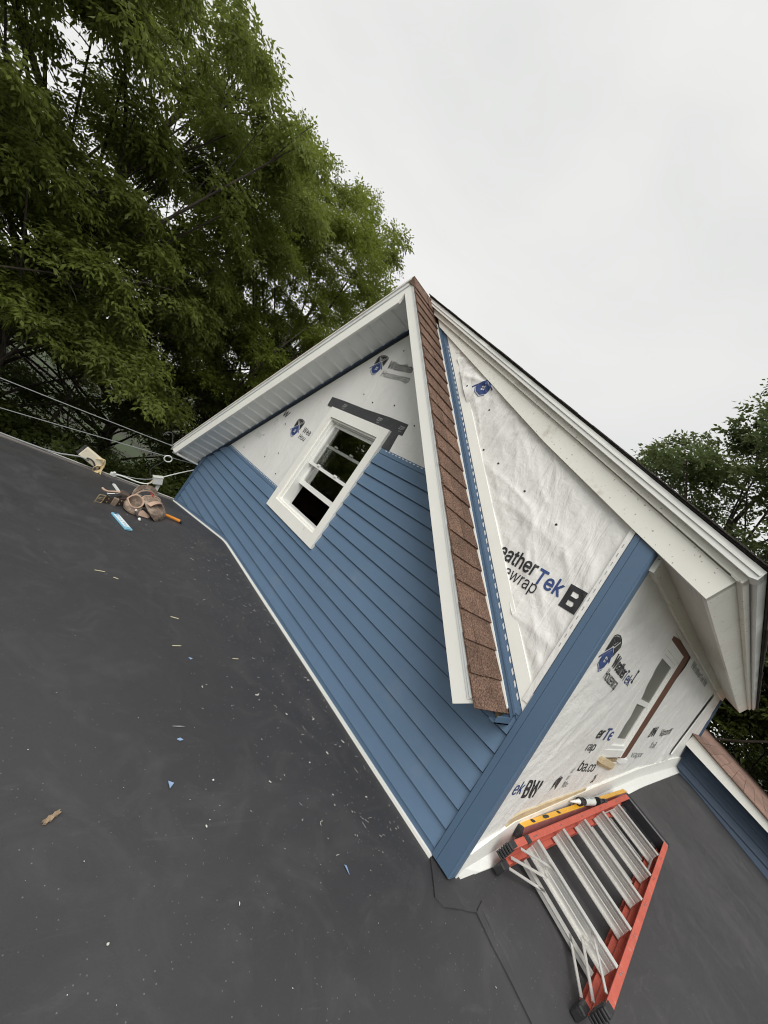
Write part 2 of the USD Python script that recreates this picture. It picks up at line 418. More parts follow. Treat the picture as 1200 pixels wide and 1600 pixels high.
def leaf_mat(name, ramp, trans):
    M[name] = usdkit.material(stage, f"/World/Looks/{name}", {
        "g": ("geometry", {}), "r": ("rgb_ramp", {"ramp": ramp}), "n": ("noise_texture", {"scale": 0.7, "detail": 3.0}),
        "m": ("map_range", {"from_min": 0.3, "from_max": 0.7, "to_min": 0.75, "to_max": 1.25}),
        "x": ("mix_color", {"blend_type": "multiply", "fac": 1.0, "use_clamp": False}),
        "p": ("principled_bsdf", {"roughness": 0.5, "specular_ior_level": 0.35}), "t": ("translucent_bsdf", {}), "mx": ("mix_closure", {"fac": trans})},
        [("g.random_per_island", "r.fac"), ("g.position", "n.vector"), ("n.fac", "m.value"), ("r.color", "x.a"), ("m.result", "x.b"), ("x.result", "p.base_color"), ("x.result", "t.color"),
         ("p.BSDF", "mx.closure1"), ("t.BSDF", "mx.closure2")], surface="mx.closure")


leaf_mat("leaf_willow", [(0.0, (0.155, 0.190, 0.036)), (0.5, (0.255, 0.300, 0.060)), (1.0, (0.350, 0.375, 0.105))], 0.54)
leaf_mat("leaf_maple", [(0.0, (0.170, 0.210, 0.032)), (0.5, (0.275, 0.325, 0.052)), (1.0, (0.360, 0.395, 0.090))], 0.54)
leaf_mat("leaf_dark", [(0.0, (0.075, 0.098, 0.020)), (0.5, (0.135, 0.160, 0.036)), (1.0, (0.200, 0.220, 0.055))], 0.46)
leaf_mat("leaf_grey", [(0.0, (0.105, 0.135, 0.048)), (0.5, (0.170, 0.200, 0.072)), (1.0, (0.235, 0.260, 0.100))], 0.48)

# ================================================================== THE SETTING: ground and low-slope roof
ob("ground", [(np.array([[-400, -400, -3.6], [400, -400, -3.6], [400, 400, -3.6], [-400, 400, -3.6]], float), np.array([[0, 1, 2, 3]]))], "ground_soil", kind="structure", label="bare shaded soil and low growth far below the roof", cat="ground")
ob("path", [bx(-14, 6, 16.0, 17.0, -3.7, -3.56)], "gravel_pale", kind="structure", label="pale gravel drive showing through gaps under the trees", cat="path")

RX0, RX1, RY0, RY1 = -5.5, 5.985, -4.0, 5.2


def grid_roof(xs, ys):
    gx, gy = np.meshgrid(xs, ys, indexing="ij")
    p = np.stack([gx, gy], -1)
    rip = 0.004 * (meshkit.fbm(np.stack([gx * 1.3, gy * 1.3, 0 * gx], -1), 3, 5) - 0.5)
    z = hf(gx, gy) + rip
    v = np.stack([gx, gy, z], -1).reshape(-1, 3)
    n, m = len(xs), len(ys)
    i = (np.arange(n - 1)[:, None] * m + np.arange(m - 1)).ravel()
    return v, np.stack([i, i + m, i + m + 1, i + 1], 1)


xa = np.r_[np.linspace(RX0, -2.4, 18), np.linspace(-2.3, 0.06, 50)]
ya = np.linspace(RY0, RY1, 170)
xb = np.r_[np.linspace(0.06, 2.5, 50), np.linspace(2.6, RX1, 30)]
yb = np.r_[np.linspace(RY0, 0.05, 80)]
fr = tag(UsdGeom.Xform.Define(stage, path_of(None, "flat_roof")).GetPrim(), "low slope charcoal rubber roof around the blue house", "roof", kind="structure")
ob("membrane", [grid_roof(xa, ya), grid_roof(xb, yb)], "membrane", fr, smooth=True)
# the far eave edge: a metal lip and white drip edge that follow the membrane
xs = np.linspace(RX0, 0.0, 24)
lip = [beam((a, RY1 + 0.02, float(hf(a, RY1)) + 0.006), (b, RY1 + 0.02, float(hf(b, RY1)) + 0.006), 0.07, 0.014) for a, b in zip(xs[:-1], xs[1:])]
ob("roof_edge", lip, "drip_metal", fr)
ob("drip_edge", [beam((a, RY1 + 0.065, float(hf(a, RY1)) - 0.02), (b, RY1 + 0.065, float(hf(b, RY1)) - 0.02), 0.014, 0.075) for a, b in zip(xs[:-1], xs[1:])], "white_vinyl", fr)
ob("lower_wall", [bx(RX0 + 0.2, 0.3, RY1 - 0.2, RY1, -3.6, -0.78), bx(RX0, RX0 + 0.2, RY0, RY1, -3.6, -0.6), bx(RX0, 5.9, RY0, RY0 + 0.2, -3.6, -1.6)], "brick_wall", fr)


def on_roof(poly, dz, th, n=10):
    """Thin sheet laid over the membrane."""
    p = poly if hasattr(poly, "geom_type") else Polygon(poly)
    out = []
    for q in polys(p):
        v, f = trimesh.creation.triangulate_polygon(q.segmentize(0.06), engine="earcut")
        v, f = trimesh.remesh.subdivide_to_size(np.c_[v, 0 * v[:, 0]], f, 0.12)
        t = trimesh.Trimesh(v, f)
        e = [tuple(x) for x in t.edges[trimesh.grouping.group_rows(t.edges_sorted, require_count=1)]]
        V = t.vertices.copy()
        top = V.copy(); top[:, 2] = hf(V[:, 0], V[:, 1]) + dz + th
        bot = V.copy(); bot[:, 2] = hf(V[:, 0], V[:, 1]) + dz - 0.004
        k = len(V)
        F = t.faces if t.face_normals[0, 2] > 0 else t.faces[:, ::-1]
        side = []
        for a, b in e:
            side += [[a, b + k, b], [a, a + k, b + k]]
        out.append((np.vstack([top, bot]), np.vstack([F, np.array(side)])))
    return cat_(out)


# membrane patch round the house corner and the lap that runs away from it
ob("corner_patch", on_roof([(0.02, 0.06), (-0.02, 0.10), (-0.155, -0.045), (-0.135, -0.085), (-0.02, -0.118), (0.05, -0.150), (0.175, -0.03), (0.16, 0.03)], 0.003, 0.005), "membrane", fr)
lap = [(0.05, -0.150), (0.045, -0.25), (0.058, -0.36), (0.066, -0.46), (0.055, -0.8), (0.06, -2.5), (0.16, -2.5), (0.155, -0.8), (0.17, -0.46), (0.16, -0.3), (0.12, -0.13)]
ob("membrane_lap", on_roof(lap, 0.003, 0.005), "membrane", fr)

# ================================================================== THE HOUSE
house = thing("house", "blue sided gabled house part covered in white house wrap beside the flat roof", "house")

zb = lambda y: float(hf(0, y))
ys = np.linspace(0.09, 5.13, 40)
base_low = [(y, zb(y) + 0.045) for y in ys]
above_base = Polygon(base_low + [(5.13, 6), (0.09, 6)])
soffit_cut = half(-S, 5.215, -1)               # below the left soffit channel
right_cut = unary_union([half(S, 0.47, -1).intersection(sbox(0.165, -2, 9, 9)), sbox(-1, -2, 0.165, 0.735)])
gable_all = Polygon([(0, -3.6), (5.19, -3.6), (5.19, 5.30 - S * 5.19), (YR, HR - 0.18), (YR - 0.02, HR - 0.05), (0.0, 1.72)])
WY0, WY1, WZ0, WZ1 = 2.075, 3.065, 0.580, 1.744      # gable window trim, outside
hole = sbox(WY0 + 0.05, WZ0 + 0.05, WY1 - 0.05, WZ1 - 0.05)

gw = ob("gable_wall", wl(gable_all.difference(hole), 0.0, 0.11), "sheathing", house)

# --- siding: every course its own panel, butted at staggered joints
E = 0.1016
joints = {0: [1.36], 1: [1.36], 2: [2.62], 3: [2.62], 4: [1.75, 3.46], 5: [1.75, 3.46], 6: [3.9], -1: [4.45], -2: [4.45]}
left_top, right_top = 7, 15
ZO = 0.021


def course(k, y0, y1, extra=0.0):
    z0, z1 = k * E + ZO, k * E + ZO + E + 0.004
    reg = sbox(y0, z0, y1, z1).intersection(above_base).intersection(soffit_cut).intersection(right_cut)
    if k >= left_top:
        reg = reg.intersection(sbox(0, -3, WY0 + 0.004, 9))
    reg = reg.difference(sbox(WY0 + 0.004, WZ0 + 0.004, WY1 - 0.004, 9))
    out = []
    zg = z1 - 0.012
    for p in polys(reg):
        ms = []
        for q, g in ((p.intersection(half(0, zg, -1)), 0), (p.intersection(half(0, zg, 1)), 1)):
            if q.is_empty or not polys(q):
                continue
            v, f = extr(q, 0.0, 1.0)
            d = 0.0010 + 0 * v[:, 1] if g else 0.0085 + extra + 0.0145 * np.clip((zg - v[:, 1]) / (E - 0.012), 0, 1)
            v = v.copy(); v[:, 2] = -v[:, 2] * d
            ms.append((np.stack([v[:, 2], v[:, 0], v[:, 1]], 1), f))
        if ms:
            out.append(cat_(ms))
    return out


for k in range(-4, right_top):
    cuts = [0.10] + joints.get(k, []) + [5.125]
    for j, (a, b) in enumerate(zip(cuts[:-1], cuts[1:])):
        for m_ in course(k, a - (0.02 if j else 0), b, 0.0012 * (j % 2)):
            ob("siding_panel", [m_], "vinyl_blue", gw)

# nailing hems left bare above the last courses
hem_l = Polygon([(3.065, 0.732), (5.0, 0.732), (5.0, 0.776), (3.065, 0.776)]).intersection(soffit_cut)
hem_r = Polygon([(0.9, 1.545), (2.070, 1.545), (2.070, 1.590), (0.9, 1.590)]).intersection(right_cut)
for hem, z in ((hem_l, 0.762), (hem_r, 1.576)):
    y0, _, y1, _ = hem.bounds
    h = ob("nailing_hem", wl(hem, -0.0065, 0), "vinyl_blue", gw)
    ob("nail_slots", [wl(sbox(y, z, y + 0.022, z + 0.007), -0.0075, -0.004) for y in np.arange(y0 + 0.03, y1 - 0.08, 0.045)], "print_white", gw, kind="stuff")

# --- trims at the foot of the wall
foot = Polygon([(y, zb(y) + 0.004) for y in ys] + [(y, zb(y) + 0.050) for y in ys[::-1]])
ob("foot_channel", [wl(foot, -0.019, 0.0), wl(Polygon([(y, zb(y) + 0.050) for y in ys] + [(y, zb(y) + 0.054) for y in ys[::-1]]), -0.021, 0.0)], "metal_blue", house)
edge = Polygon([(y, zb(y) + 0.000) for y in np.r_[ys, 5.2]] + [(y, zb(y) + 0.016) for y in np.r_[5.2, ys[::-1]]])
ob("base_flashing", [wl(edge, -0.034, 0.0)], "flashing_white", house)

# --- corner posts
zc = 1.735
post = [hull([(x, y, z) for (x, y) in ((-0.0250, -0.014), (-0.019, -0.0180), (0.040, -0.018), (0.040, 0.0), (0.0, 0.092), (-0.025, 0.092)) for z in (0.0, zc)]),
        bx(-0.0285, -0.025, 0.066, 0.093, 0.003, zc), bx(-0.020, 0.0, 0.092, 0.098, 0.002, zc), bx(-0.0280, -0.025, -0.010, 0.0635, 0.003, zc)]
ob("corner_post", post, "metal_blue", house)
ob("post_flange", [bx(-0.026, 0.0, 0.098, 0.124, 0.80, zc + 0.02)], "wrap_white", house)
ob("nail_slots", [bx(-0.0275, -0.025, 0.111, 0.1135, z, z + 0.020) for z in np.arange(1.10, 1.70, 0.05)], "ink_grey", house, kind="stuff")
ob("corner_post", [bx(-0.028, 0.03, 5.118, 5.195, zb(5.15) + 0.004, 0.46), bx(-0.0315, -0.028, 5.115, 5.198, zb(5.15) + 0.006, 0.455)], "metal_blue", house)

# --- house wrap on the gable
def sheet(poly, step, disp, fm):
    """Cloth-like sheet: polygon in (a, z) cut into cells, pushed out by disp(a, z); fm(a, z, d) -> xyz."""
    pp = prep(poly)
    x0, y0, x1, y1 = poly.bounds
    V, F, n = [], [], 0
    for a in np.arange(x0, x1, step):
        for b in np.arange(y0, y1, step):
            c = sbox(a, b, a + step, b + step)
            if pp.contains(c):
                v = np.array([[a, b], [a + step, b], [a + step, b + step], [a, b + step]]); f = np.array([[0, 1, 2], [0, 2, 3]])
                V.append(v); F.append(f + n); n += 4
            elif pp.intersects(c):
                for q in polys(poly.intersection(c)):
                    v, f = trimesh.creation.triangulate_polygon(q, engine="earcut")
                    V.append(v); F.append(np.asarray(f) + n); n += len(v)
    V, F = np.vstack(V), np.vstack(F)
    V, inv = np.unique(np.round(V, 5), axis=0, return_inverse=True)
    F = inv.reshape(-1)[F]
    P = fm(V[:, 0], V[:, 1], disp(V[:, 0], V[:, 1]))
    return P, F


def flip_to(m, out):
    v, f = m
    nrm = np.cross(v[f[:, 1]] - v[f[:, 0]], v[f[:, 2]] - v[f[:, 0]]).sum(0)
    return (v, f) if nrm @ out > 0 else (v, f[:, ::-1])


def d_gable(y, z):
    q = np.stack([y * 3.0, z * 3.0, 0 * y], -1)
    return 0.0025 + 0.0055 * meshkit.fbm(q, 3, 11) * np.clip((z - 0.7) * 4, 0.1, 1)


wrapG = gable_all.intersection(half(-S, 5.26, -1)).intersection(half(S, 0.50, -1))
wrapG = wrapG.intersection(unary_union([sbox(WY1 - 0.02, 0.768, 9, 9), sbox(0.9, 1.582, WY1, 9)])).difference(hole)
wm = sheet(wrapG, 0.03, d_gable, lambda a, z, d: np.stack([-d, a, z], 1))
hwrap = ob("house_wrap", [flip_to(wm, np.array([-1.0, 0, 0]))], "wrap_white", house, smooth=True, label="taut printed house wrap around the gable window")

# --- printing on the wrap
import functools


@functools.lru_cache(None)
def word(t, h, bold):
    m = meshkit.text_mesh(t, h, 0.0004, bold)
    v, f = trimesh.remesh.subdivide_to_size(np.asarray(m.vertices), np.asarray(m.faces), 0.02)
    return np.asarray(v), np.asarray(f)


def put(ms, fm, disp, lift=0.0022):
    """Lettering mesh (a, z, t) wrapped on a sheet."""
    out = []
    for v, f in ms:
        P = fm(v[:, 0], v[:, 1], disp(v[:, 0], v[:, 1]) + lift + v[:, 2])
        out.append((P, f))
    return out


def lay(m, a, z, sx=1.0, rot=0.0, width=None, mirror=False, shear=0.0):
    v, f = m
    v = v.copy()
    s = (width / (v[:, 0].max() - v[:, 0].min())) if width else sx
    x, y = v[:, 0] * s, v[:, 1]
    x = x + shear * y
    c, sn = math.cos(rot), math.sin(rot)
    X_, Y_ = x * c - y * sn, x * sn + y * c
    v[:, 0] = a + (-X_ if mirror else X_)
    v[:, 1] = z + Y_
    return v, (f[:, ::-1] if mirror else f)


def logo(size):
    """Badge: black shield with two crossed pale bars over a small blue house."""
    sh = Polygon([(-0.42, 0.30), (-0.40, 0.40), (-0.25, 0.48), (0, 0.52), (0.25, 0.48), (0.40, 0.40), (0.42, 0.30), (0.40, 0.02), (0.30, -0.22), (0.0, -0.48), (-0.30, -0.22), (-0.40, 0.02)])
    rim = sh.difference(sh.buffer(-0.035))
    core = sh.buffer(-0.055)
    bars = unary_union([LineString([(-0.30, 0.40), (0.12, -0.06)]).buffer(0.022), LineString([(0.30, 0.40), (-0.12, -0.06)]).buffer(0.022), LineString([(-0.13, 0.36), (0.0, 0.22), (0.13, 0.36)]).buffer(0.020)])
    roof = LineString([(-0.52, -0.30), (0.02, 0.12), (0.44, -0.24)])
    house_ = Polygon([(-0.36, -0.22), (0.02, 0.07), (0.32, -0.18), (0.24, -0.42), (0.0, -0.54), (-0.24, -0.42)])
    wins = unary_union([sbox(-0.09, -0.22, -0.01, -0.14), sbox(0.01, -0.22, 0.09, -0.14), sbox(-0.09, -0.32, -0.01, -0.24), sbox(0.01, -0.32, 0.09, -0.24)])
    white_gap = roof.buffer(0.075)
    black = unary_union([core.difference(bars), rim]).difference(white_gap).difference(house_.buffer(0.03))
    black = black.intersection(half(0, -0.16, 1))
    blue = unary_union([house_.difference(wins).difference(roof.buffer(0.045)), roof.buffer(0.028, cap_style=2), LineString([(-0.36, -0.30), (-0.28, -0.46), (0, -0.60), (0.2, -0.50)]).buffer(0.012)])
    res = []
    for g in (black, blue):
        out = []
        for p in polys(g):
            e = extr(p, 0, 0.0004 / size)
            v, f = trimesh.remesh.subdivide_to_size(e[0], e[1], 0.12)
            out.append((np.asarray(v) * size * np.array([1, 1, 1]), np.asarray(f)))
        res.append(cat_(out))
    return res


fmG = lambda a, z, d: np.stack([-d, a, z], 1)


def print_brand(parent, fm, disp, mirror, a, z, h1, w_weather, w_tek, h2, w2, a2, z2, rot=0, upto=None, shear=0.0, words=("Weather", "Tek", "Housewrap")):
    sgn = -1 if mirror else 1
    if words[0]:
        ob("lettering", put([lay(word(words[0], h1, not mirror or h1 > 0.075), a, z, width=w_weather, rot=rot, mirror=mirror, shear=shear)], fm, disp), "ink_black", parent)
    if words[1]:
        ob("lettering", put([lay(word(words[1], h1, False), a + sgn * (w_weather + 0.012) * math.cos(rot), z + (w_weather + 0.012) * math.sin(rot), width=w_tek, rot=rot, mirror=mirror, shear=shear)], fm, disp), "ink_blue", parent)
    if words[2]:
        ob("lettering", put([lay(word(words[2], h2, False), a2, z2, width=w2, rot=rot, mirror=mirror, shear=shear)], fm, disp), "ink_black", parent)


def print_logo(parent, fm, disp, mirror, a, z, size, rot=0.0, which=(0, 1), sx=1.0):
    for i, m in enumerate(logo(size)):
        if i in which:
            ob("printed_badge", put([lay(m, a, z, sx=sx, rot=rot, mirror=mirror)], fm, disp), ("ink_black", "ink_blue")[i], parent)


print_logo(hwrap, fmG, d_gable, True, 2.826, 2.315, 0.205)
print_brand(hwrap, fmG, d_gable, True, 2.685, 2.295, 0.080, 0.385, 0.18, 0.064, 0.42, 2.700, 2.200)
print_logo(hwrap, fmG, d_gable, True, 3.480, 1.393, 0.200)
ob("lettering", put([lay(word("Wea", 0.062, False), 3.342, 1.375, width=0.17, mirror=True)], fmG, d_gable), "ink_black", hwrap)
ob("lettering", put([lay(word("Hou", 0.055, False), 3.345, 1.298, width=0.14, mirror=True)], fmG, d_gable), "ink_black", hwrap)
ob("lettering", put([lay(word("W", 0.075, True), 3.945, 1.425, width=0.12, mirror=True, shear=0.2)], fmG, d_gable), "ink_black", hwrap)
for t, a, z in (("C", 4.02, 1.29), ("BW", 4.24, 1.05)):
    ob("lettering", put([lay(word(t, 0.07, False), a, z, mirror=True)], fmG, d_gable), "ink_faint", hwrap)
nails = []
for y, z in ((4.05, 1.12), (3.72, 0.93), (4.32, 0.86), (3.5, 1.05), (3.3, 0.86), (2.75, 1.98), (2.55, 1.93), (2.25, 1.97), (1.88, 1.86), (2.1, 2.35), (3.75, 1.36), (2.6, 2.5), (1.7, 1.9)):
    nails.append(frame_map(extr(Polygon([(y + .006 * math.cos(t), z + .006 * math.sin(t)) for t in np.arange(6) * 1.047]), 0.006, 0.0115), (0, 0, 0), Y0, Z0, -X0))
ob("cap_nails", nails, "ink_black", hwrap)

# flashing tape round the head of the gable window
tp = [Polygon([(1.935, 1.748), (3.205, 1.748), (3.215, 1.845), (3.0, 1.850), (2.6, 1.846), (2.2, 1.856), (1.95, 1.852)]), Polygon([(1.965, 1.59), (2.080, 1.59), (2.080, 1.75), (1.985, 1.75)])]
ob("flashing_tape", [wl(unary_union(tp), -0.0105, 0.0)], "tape_black", house)
ob("flashing_tape", [wl(sbox(3.07, 0.76, 3.088, 1.75), -0.012, 0.0), wl(sbox(3.088, 1.745, 3.2, 1.80), -0.0118, 0.0)], "tape_black", house)
tw = []
for y in (2.95, 2.35, 2.03):
    tw.append(lay(word("ZIP", 0.030, True), y, 1.79, mirror=True, shear=0.2))
    tw.append(lay(word("tape", 0.014, False), y - 0.02, 1.768, mirror=True))
ob("lettering", put(tw, fmG, lambda a, z: 0 * a + 0.0105, 0.0008), "ink_grey", house)

# --- gable window (double hung, both sashes part open)
win = ob("gable_window", [wl(sbox(WY0, WZ0, WY1, WZ1).difference(sbox(WY0 + 0.092, WZ0 + 0.105, WY1 - 0.088, WZ1 - 0.100)), -0.036, 0.02)], "white_paint", house)
iy0, iy1, iz0, iz1 = WY0 + 0.092, WY1 - 0.088, WZ0 + 0.105, WZ1 - 0.100
ob("brick_mould", [wl(sbox(iy0 - 0.001, iz0 - 0.001, iy1 + 0.001, iz1 + 0.001).difference(sbox(iy0 + 0.018, iz0 + 0.018, iy1 - 0.018, iz1 - 0.018)), -0.018, 0.012)], "white_paint", win)
ob("jamb", [wl(sbox(iy0 - 0.02, iz0 - 0.02, iy1 + 0.02, iz1 + 0.02).difference(sbox(iy0 + 0.030, iz0 + 0.026, iy1 - 0.030, iz1 - 0.030)), 0.012, 0.13),
            wl(sbox(iy0 - 0.01, iz0, iy1 + 0.01, iz0 + 0.034), 0.004, 0.11)], "white_vinyl", win)
jy0, jy1, jz0, jz1 = iy0 + 0.030, iy1 - 0.030, iz0 + 0.034, iz1 - 0.030


def sash(z0, z1, x0, x1, stile, top, bot, glass_name="pane"):
    fr_ = sbox(jy0, z0, jy1, z1).difference(sbox(jy0 + stile, z0 + bot, jy1 - stile, z1 - top))
    ob("sash", [wl(fr_, x0, x1)], "white_vinyl", win)
    ob(glass_name, [wl(sbox(jy0 + stile - 0.003, z0 + bot - 0.003, jy1 - stile + 0.003, z1 - top + 0.003), (x0 + x1) / 2 - 0.002, (x0 + x1) / 2 + 0.002)], "glass", win)


sash(1.147, jz1 - 0.002, 0.034, 0.060, 0.030, 0.030, 0.030)
sash(0.930, 1.402, 0.070, 0.096, 0.034, 0.026, 0.046)
ob("sash_lock", [bx(0.056, 0.072, y - 0.022, y + 0.022, 1.405, 1.422) for y in (2.46, 2.74)] + [bx(0.022, 0.036, y - 0.02, y + 0.02, 1.172, 1.190) for y in (2.44, 2.76)], "white_vinyl", win)

# --- soffit on the left rake: individual ribbed panels
XO = -0.345


def slope_box(left, y0, y1, off0, off1, x0, x1):
    """Slab following a rake between y0 and y1, between vertical offsets off0..off1 from z = k -/+ S y."""
    sg = -S if left else S
    P = [(y0, off0 + sg * y0), (y1, off0 + sg * y1), (y1, off1 + sg * y1), (y0, off1 + sg * y0)]
    return wl(Polygon(P), x0, x1)


KS = 5.255
sof = ob("rake_soffit", [slope_box(True, YR - 0.02, 5.40, KS + 0.03, KS + 0.045, XO + 0.02, 0.0)], "soffit_white", house)
n = 27
yy = np.linspace(5.33, YR + 0.02, n + 1)
for a, b in zip(yy[:-1], yy[1:]):
    g = (a - b)
    ob("soffit_panel", [slope_box(True, b + 0.006, a, KS + 0.004, KS + 0.030, XO + 0.02, -0.012), slope_box(True, b, b + 0.012, KS - 0.016, KS + 0.030, XO + 0.02, -0.012)], "soffit_white", sof)
ob("soffit_channel", [slope_box(True, YR, 5.13, KS - 0.030, KS - 0.004, -0.030, -0.001)], "vinyl_navy", house)  # siding-blue channel with the soffit's shade put into its colour
ob("channel_gap", [slope_box(True, YR, 5.10, KS - 0.064, KS - 0.030, -0.014, -0.002)], "gap_and_shade", house)  # dark strip painted in for the shade inside the channel

# right rake soffit: open panel ends show past the fascia
sofr = ob("rake_soffit", [slope_box(False, 0.30, YR, 0.500, 0.512, XO + 0.02, 0.0)], "soffit_white", house)
for a in np.arange(0.300, YR - 0.1, 0.115):
    dn = 0.012 if a < 0.70 else 0.0
    ob("soffit_panel", [slope_box(False, a + 0.004, a + 0.109, 0.428 - dn, 0.432 - dn, XO + 0.004, -0.004), slope_box(False, a + 0.004, a + 0.008, 0.428 - dn, 0.470, XO + 0.023, -0.004), slope_box(False, a + 0.105, a + 0.109, 0.428 - dn, 0.470, XO + 0.023, -0.004)], "soffit_white", sofr)

# --- rake fascias
clip_ridge_l = sbox(YR, -9, 20, 20)
fasL = Polygon([(YR, 5.170 - S * YR), (5.44, 5.170 - S * 5.44), (5.44, 5.400 - S * 5.44), (YR, 5.400 - S * YR)]).intersection(sbox(-9, 0.262, 9, 9))
ob("fascia", [wl(fasL, XO, XO + 0.022)], "white_paint", house)
ob("fascia_trim", [slope_box(True, YR, 5.44, 5.345, 5.400, XO - 0.010, XO)], "gutter_white", house)
ob("drip_edge", [slope_box(True, YR, 5.45, 5.398, 5.412, XO - 0.022, XO + 0.10)], "old_white", house)
yb0 = 0.165
fasR = Polygon([(yb0 + 0.075, 0.420 + S * (yb0 + 0.075)), (YR, 0.420 + S * YR), (YR, 0.556 + S * YR), (yb0, 0.556 + S * yb0)])
ob("fascia", [wl(fasR, XO - 0.002, XO + 0.022)], "white_paint", house)
ob("fascia_trim", [wl(Polygon([(yb0 + 0.03, 0.522 + S * (yb0 + 0.03)), (YR, 0.522 + S * YR), (YR, 0.556 + S * YR), (yb0 + 0.012, 0.556 + S * (yb0 + 0.012))]), XO - 0.005, XO - 0.002), wl(Polygon([(yb0 + 0.024, 0.540 + S * (yb0 + 0.024)), (YR, 0.540 + S * YR), (YR, 0.556 + S * YR), (yb0 + 0.012, 0.556 + S * (yb0 + 0.012))]), XO - 0.009, XO - 0.005)], "gutter_white", house)
# left eave box
ob("eave_soffit", [bx(XO + 0.022, 0.05, 5.19, 5.44, 0.262, 0.280), bx(XO + 0.0, 6.6, 5.42, 5.44, 0.262, 5.395 - S * 5.44 + 0.02)], "soffit_white", house)

# --- main roof: left slab, deck of the right strip, shingles one by one
nL = np.array([0, S, 1.0]) / SL
roof = ob("main_roof", [slope_box(True, YR - 0.01, 5.46, 5.402, 5.425, XO - 0.02, 6.7), slope_box(False, 0.185, YR, 0.545, 0.560, XO - 0.008, 0.02), slope_box(False, 0.30, YR, 0.52, 0.545, 0.0, 6.6)], "shingle_brown", house)
expo = 0.142
nrow = int((YR - 0.145) * SL / expo)
sdir = np.array([0, 1, S]) / SL            # up the right slope
nR = np.array([0, -S, 1.0]) / SL
o0 = np.array([0, 0.145, ZR - 0.008 + S * 0.145])
for r in range(nrow + 1):
    cuts = [XO - 0.014] + sorted(rng.uniform(XO + 0.05, -0.06, 1 if rng.random() < 0.75 else 2).tolist()) + [0.0]
    for a, b in zip(cuts[:-1], cuts[1:]):
        j = rng.uniform(-0.004, 0.004)
        b_ = b - 0.003 if b < 0 else b
        top = min((r + 1) * expo + 0.03, (YR - 0.145) * SL)
        lo = r * expo + j
        th = 0.0105 + rng.uniform(0, 0.004)
        c = np.array([[a, lo, 0.001], [b_, lo + rng.uniform(-.002, .002), 0.001], [b_, top, -0.004], [a, top, -0.004], [a, lo, th], [b_, lo, th], [b_, top, 0.001], [a, top, 0.001]])
        v, f = hull(c)
        ob("shingle", [frame_map((v, f), o0, X0, sdir, nR)], "shingle_brown", roof)
for i in range(3):      # ridge caps
    xa_, xb_ = XO - 0.016 + i * 0.2, XO + 0.2 + i * 0.2
    ob("ridge_cap", [hull([(x, y, z + t) for x in (xa_, xb_) for (y, z) in ((YR, HR + 0.010), (YR + 0.05, HR - 0.05 * S + 0.010), (YR - 0.12, HR - 0.12 * S + 0.010)) for t in (0, 0.006)])], "shingle_brown", roof)

# --- channel, nail flange and white band where the dormer cheek meets the strip of roof
under_rake = half(0.4595, 1.712, -1).intersection(sbox(0.095, -1, 9, 9))


def along(o0_, o1_, x0, x1, ymin=0.095):
    P = Polygon([(0.0, o0_), (2.7, o0_ + S * 2.7), (2.7, o1_ + S * 2.7), (0.0, o1_)])
    return wl(P.intersection(under_rake).intersection(sbox(ymin, -1, 9, 9)), x0, x1)


ob("step_flashing", [along(0.566, 0.583, -0.034, 0.0, 0.155)], "flashing_white", house)
ob("cheek_channel", [along(0.583, 0.618, -0.026, 0.0, 0.120), along(0.610, 0.618, -0.029, 0.0, 0.115)], "metal_blue", house)
flange = ob("channel_flange", [along(0.618, 0.668, -0.018, 0.0)], "vinyl_blue", house)
slots = []
for y in np.arange(0.14, 2.10, 0.040):
    P = Polygon([(y, 0.648 + S * y), (y + 0.020, 0.648 + S * (y + 0.020)), (y + 0.020, 0.658 + S * (y + 0.020)), (y, 0.658 + S * y)])
    slots.append(wl(P, -0.0195, -0.015))
ob("nail_slots", slots, "print_white", flange, kind="stuff")
ob("flashing_band", [along(0.668, 0.762, -0.022, 0.0)], "flashing_white", house)
# closing trim under the end of the strip
ob("end_channel", [bx(-0.17, -0.001, 0.118, 0.150, 0.664, 0.670), bx(-0.17, -0.001, 0.118, 0.122, 0.664, 0.700)], "metal_blue", house)

# --- loose wrap on the dormer cheek
def ridges(a, b, fa, fb, seed, pw):
    n_ = meshkit.fbm(np.stack([a * fa, b * fb, 0 * a + seed], -1), 3, seed)
    return np.clip(1 - np.abs(2 * n_ - 1) * 1.6, 0, 1) ** pw


def d_cheek(y, z):
    u, w = y * 0.62 + z * 0.78, -y * 0.78 + z * 0.62        # along / across the pull
    base = meshkit.fbm(np.stack([y * 1.6, z * 1.6, 0 * y], -1), 2, 3)
    env = 0.25 + 1.0 * meshkit.noise(np.stack([y * 1.7, z * 1.7, 0 * y + 4], -1), 8)
    top = np.clip((z - 1.9) / 0.35, 0, 1)
    warp = 0.25 * meshkit.fbm(np.stack([y * 1.5, z * 1.5, 0 * y + 7], -1), 2, 13)
    return 0.003 + 0.012 * base + env * (0.015 * ridges(y * 0.9 + warp, z - 0.35 * y, 0.9, 4.6, 21, 3.0) + 0.009 * ridges(u + warp, w, 1.2, 7.0, 25, 3.5)) + top * 0.014 * ridges(w + warp, u, 1.6, 7.0, 27, 2)


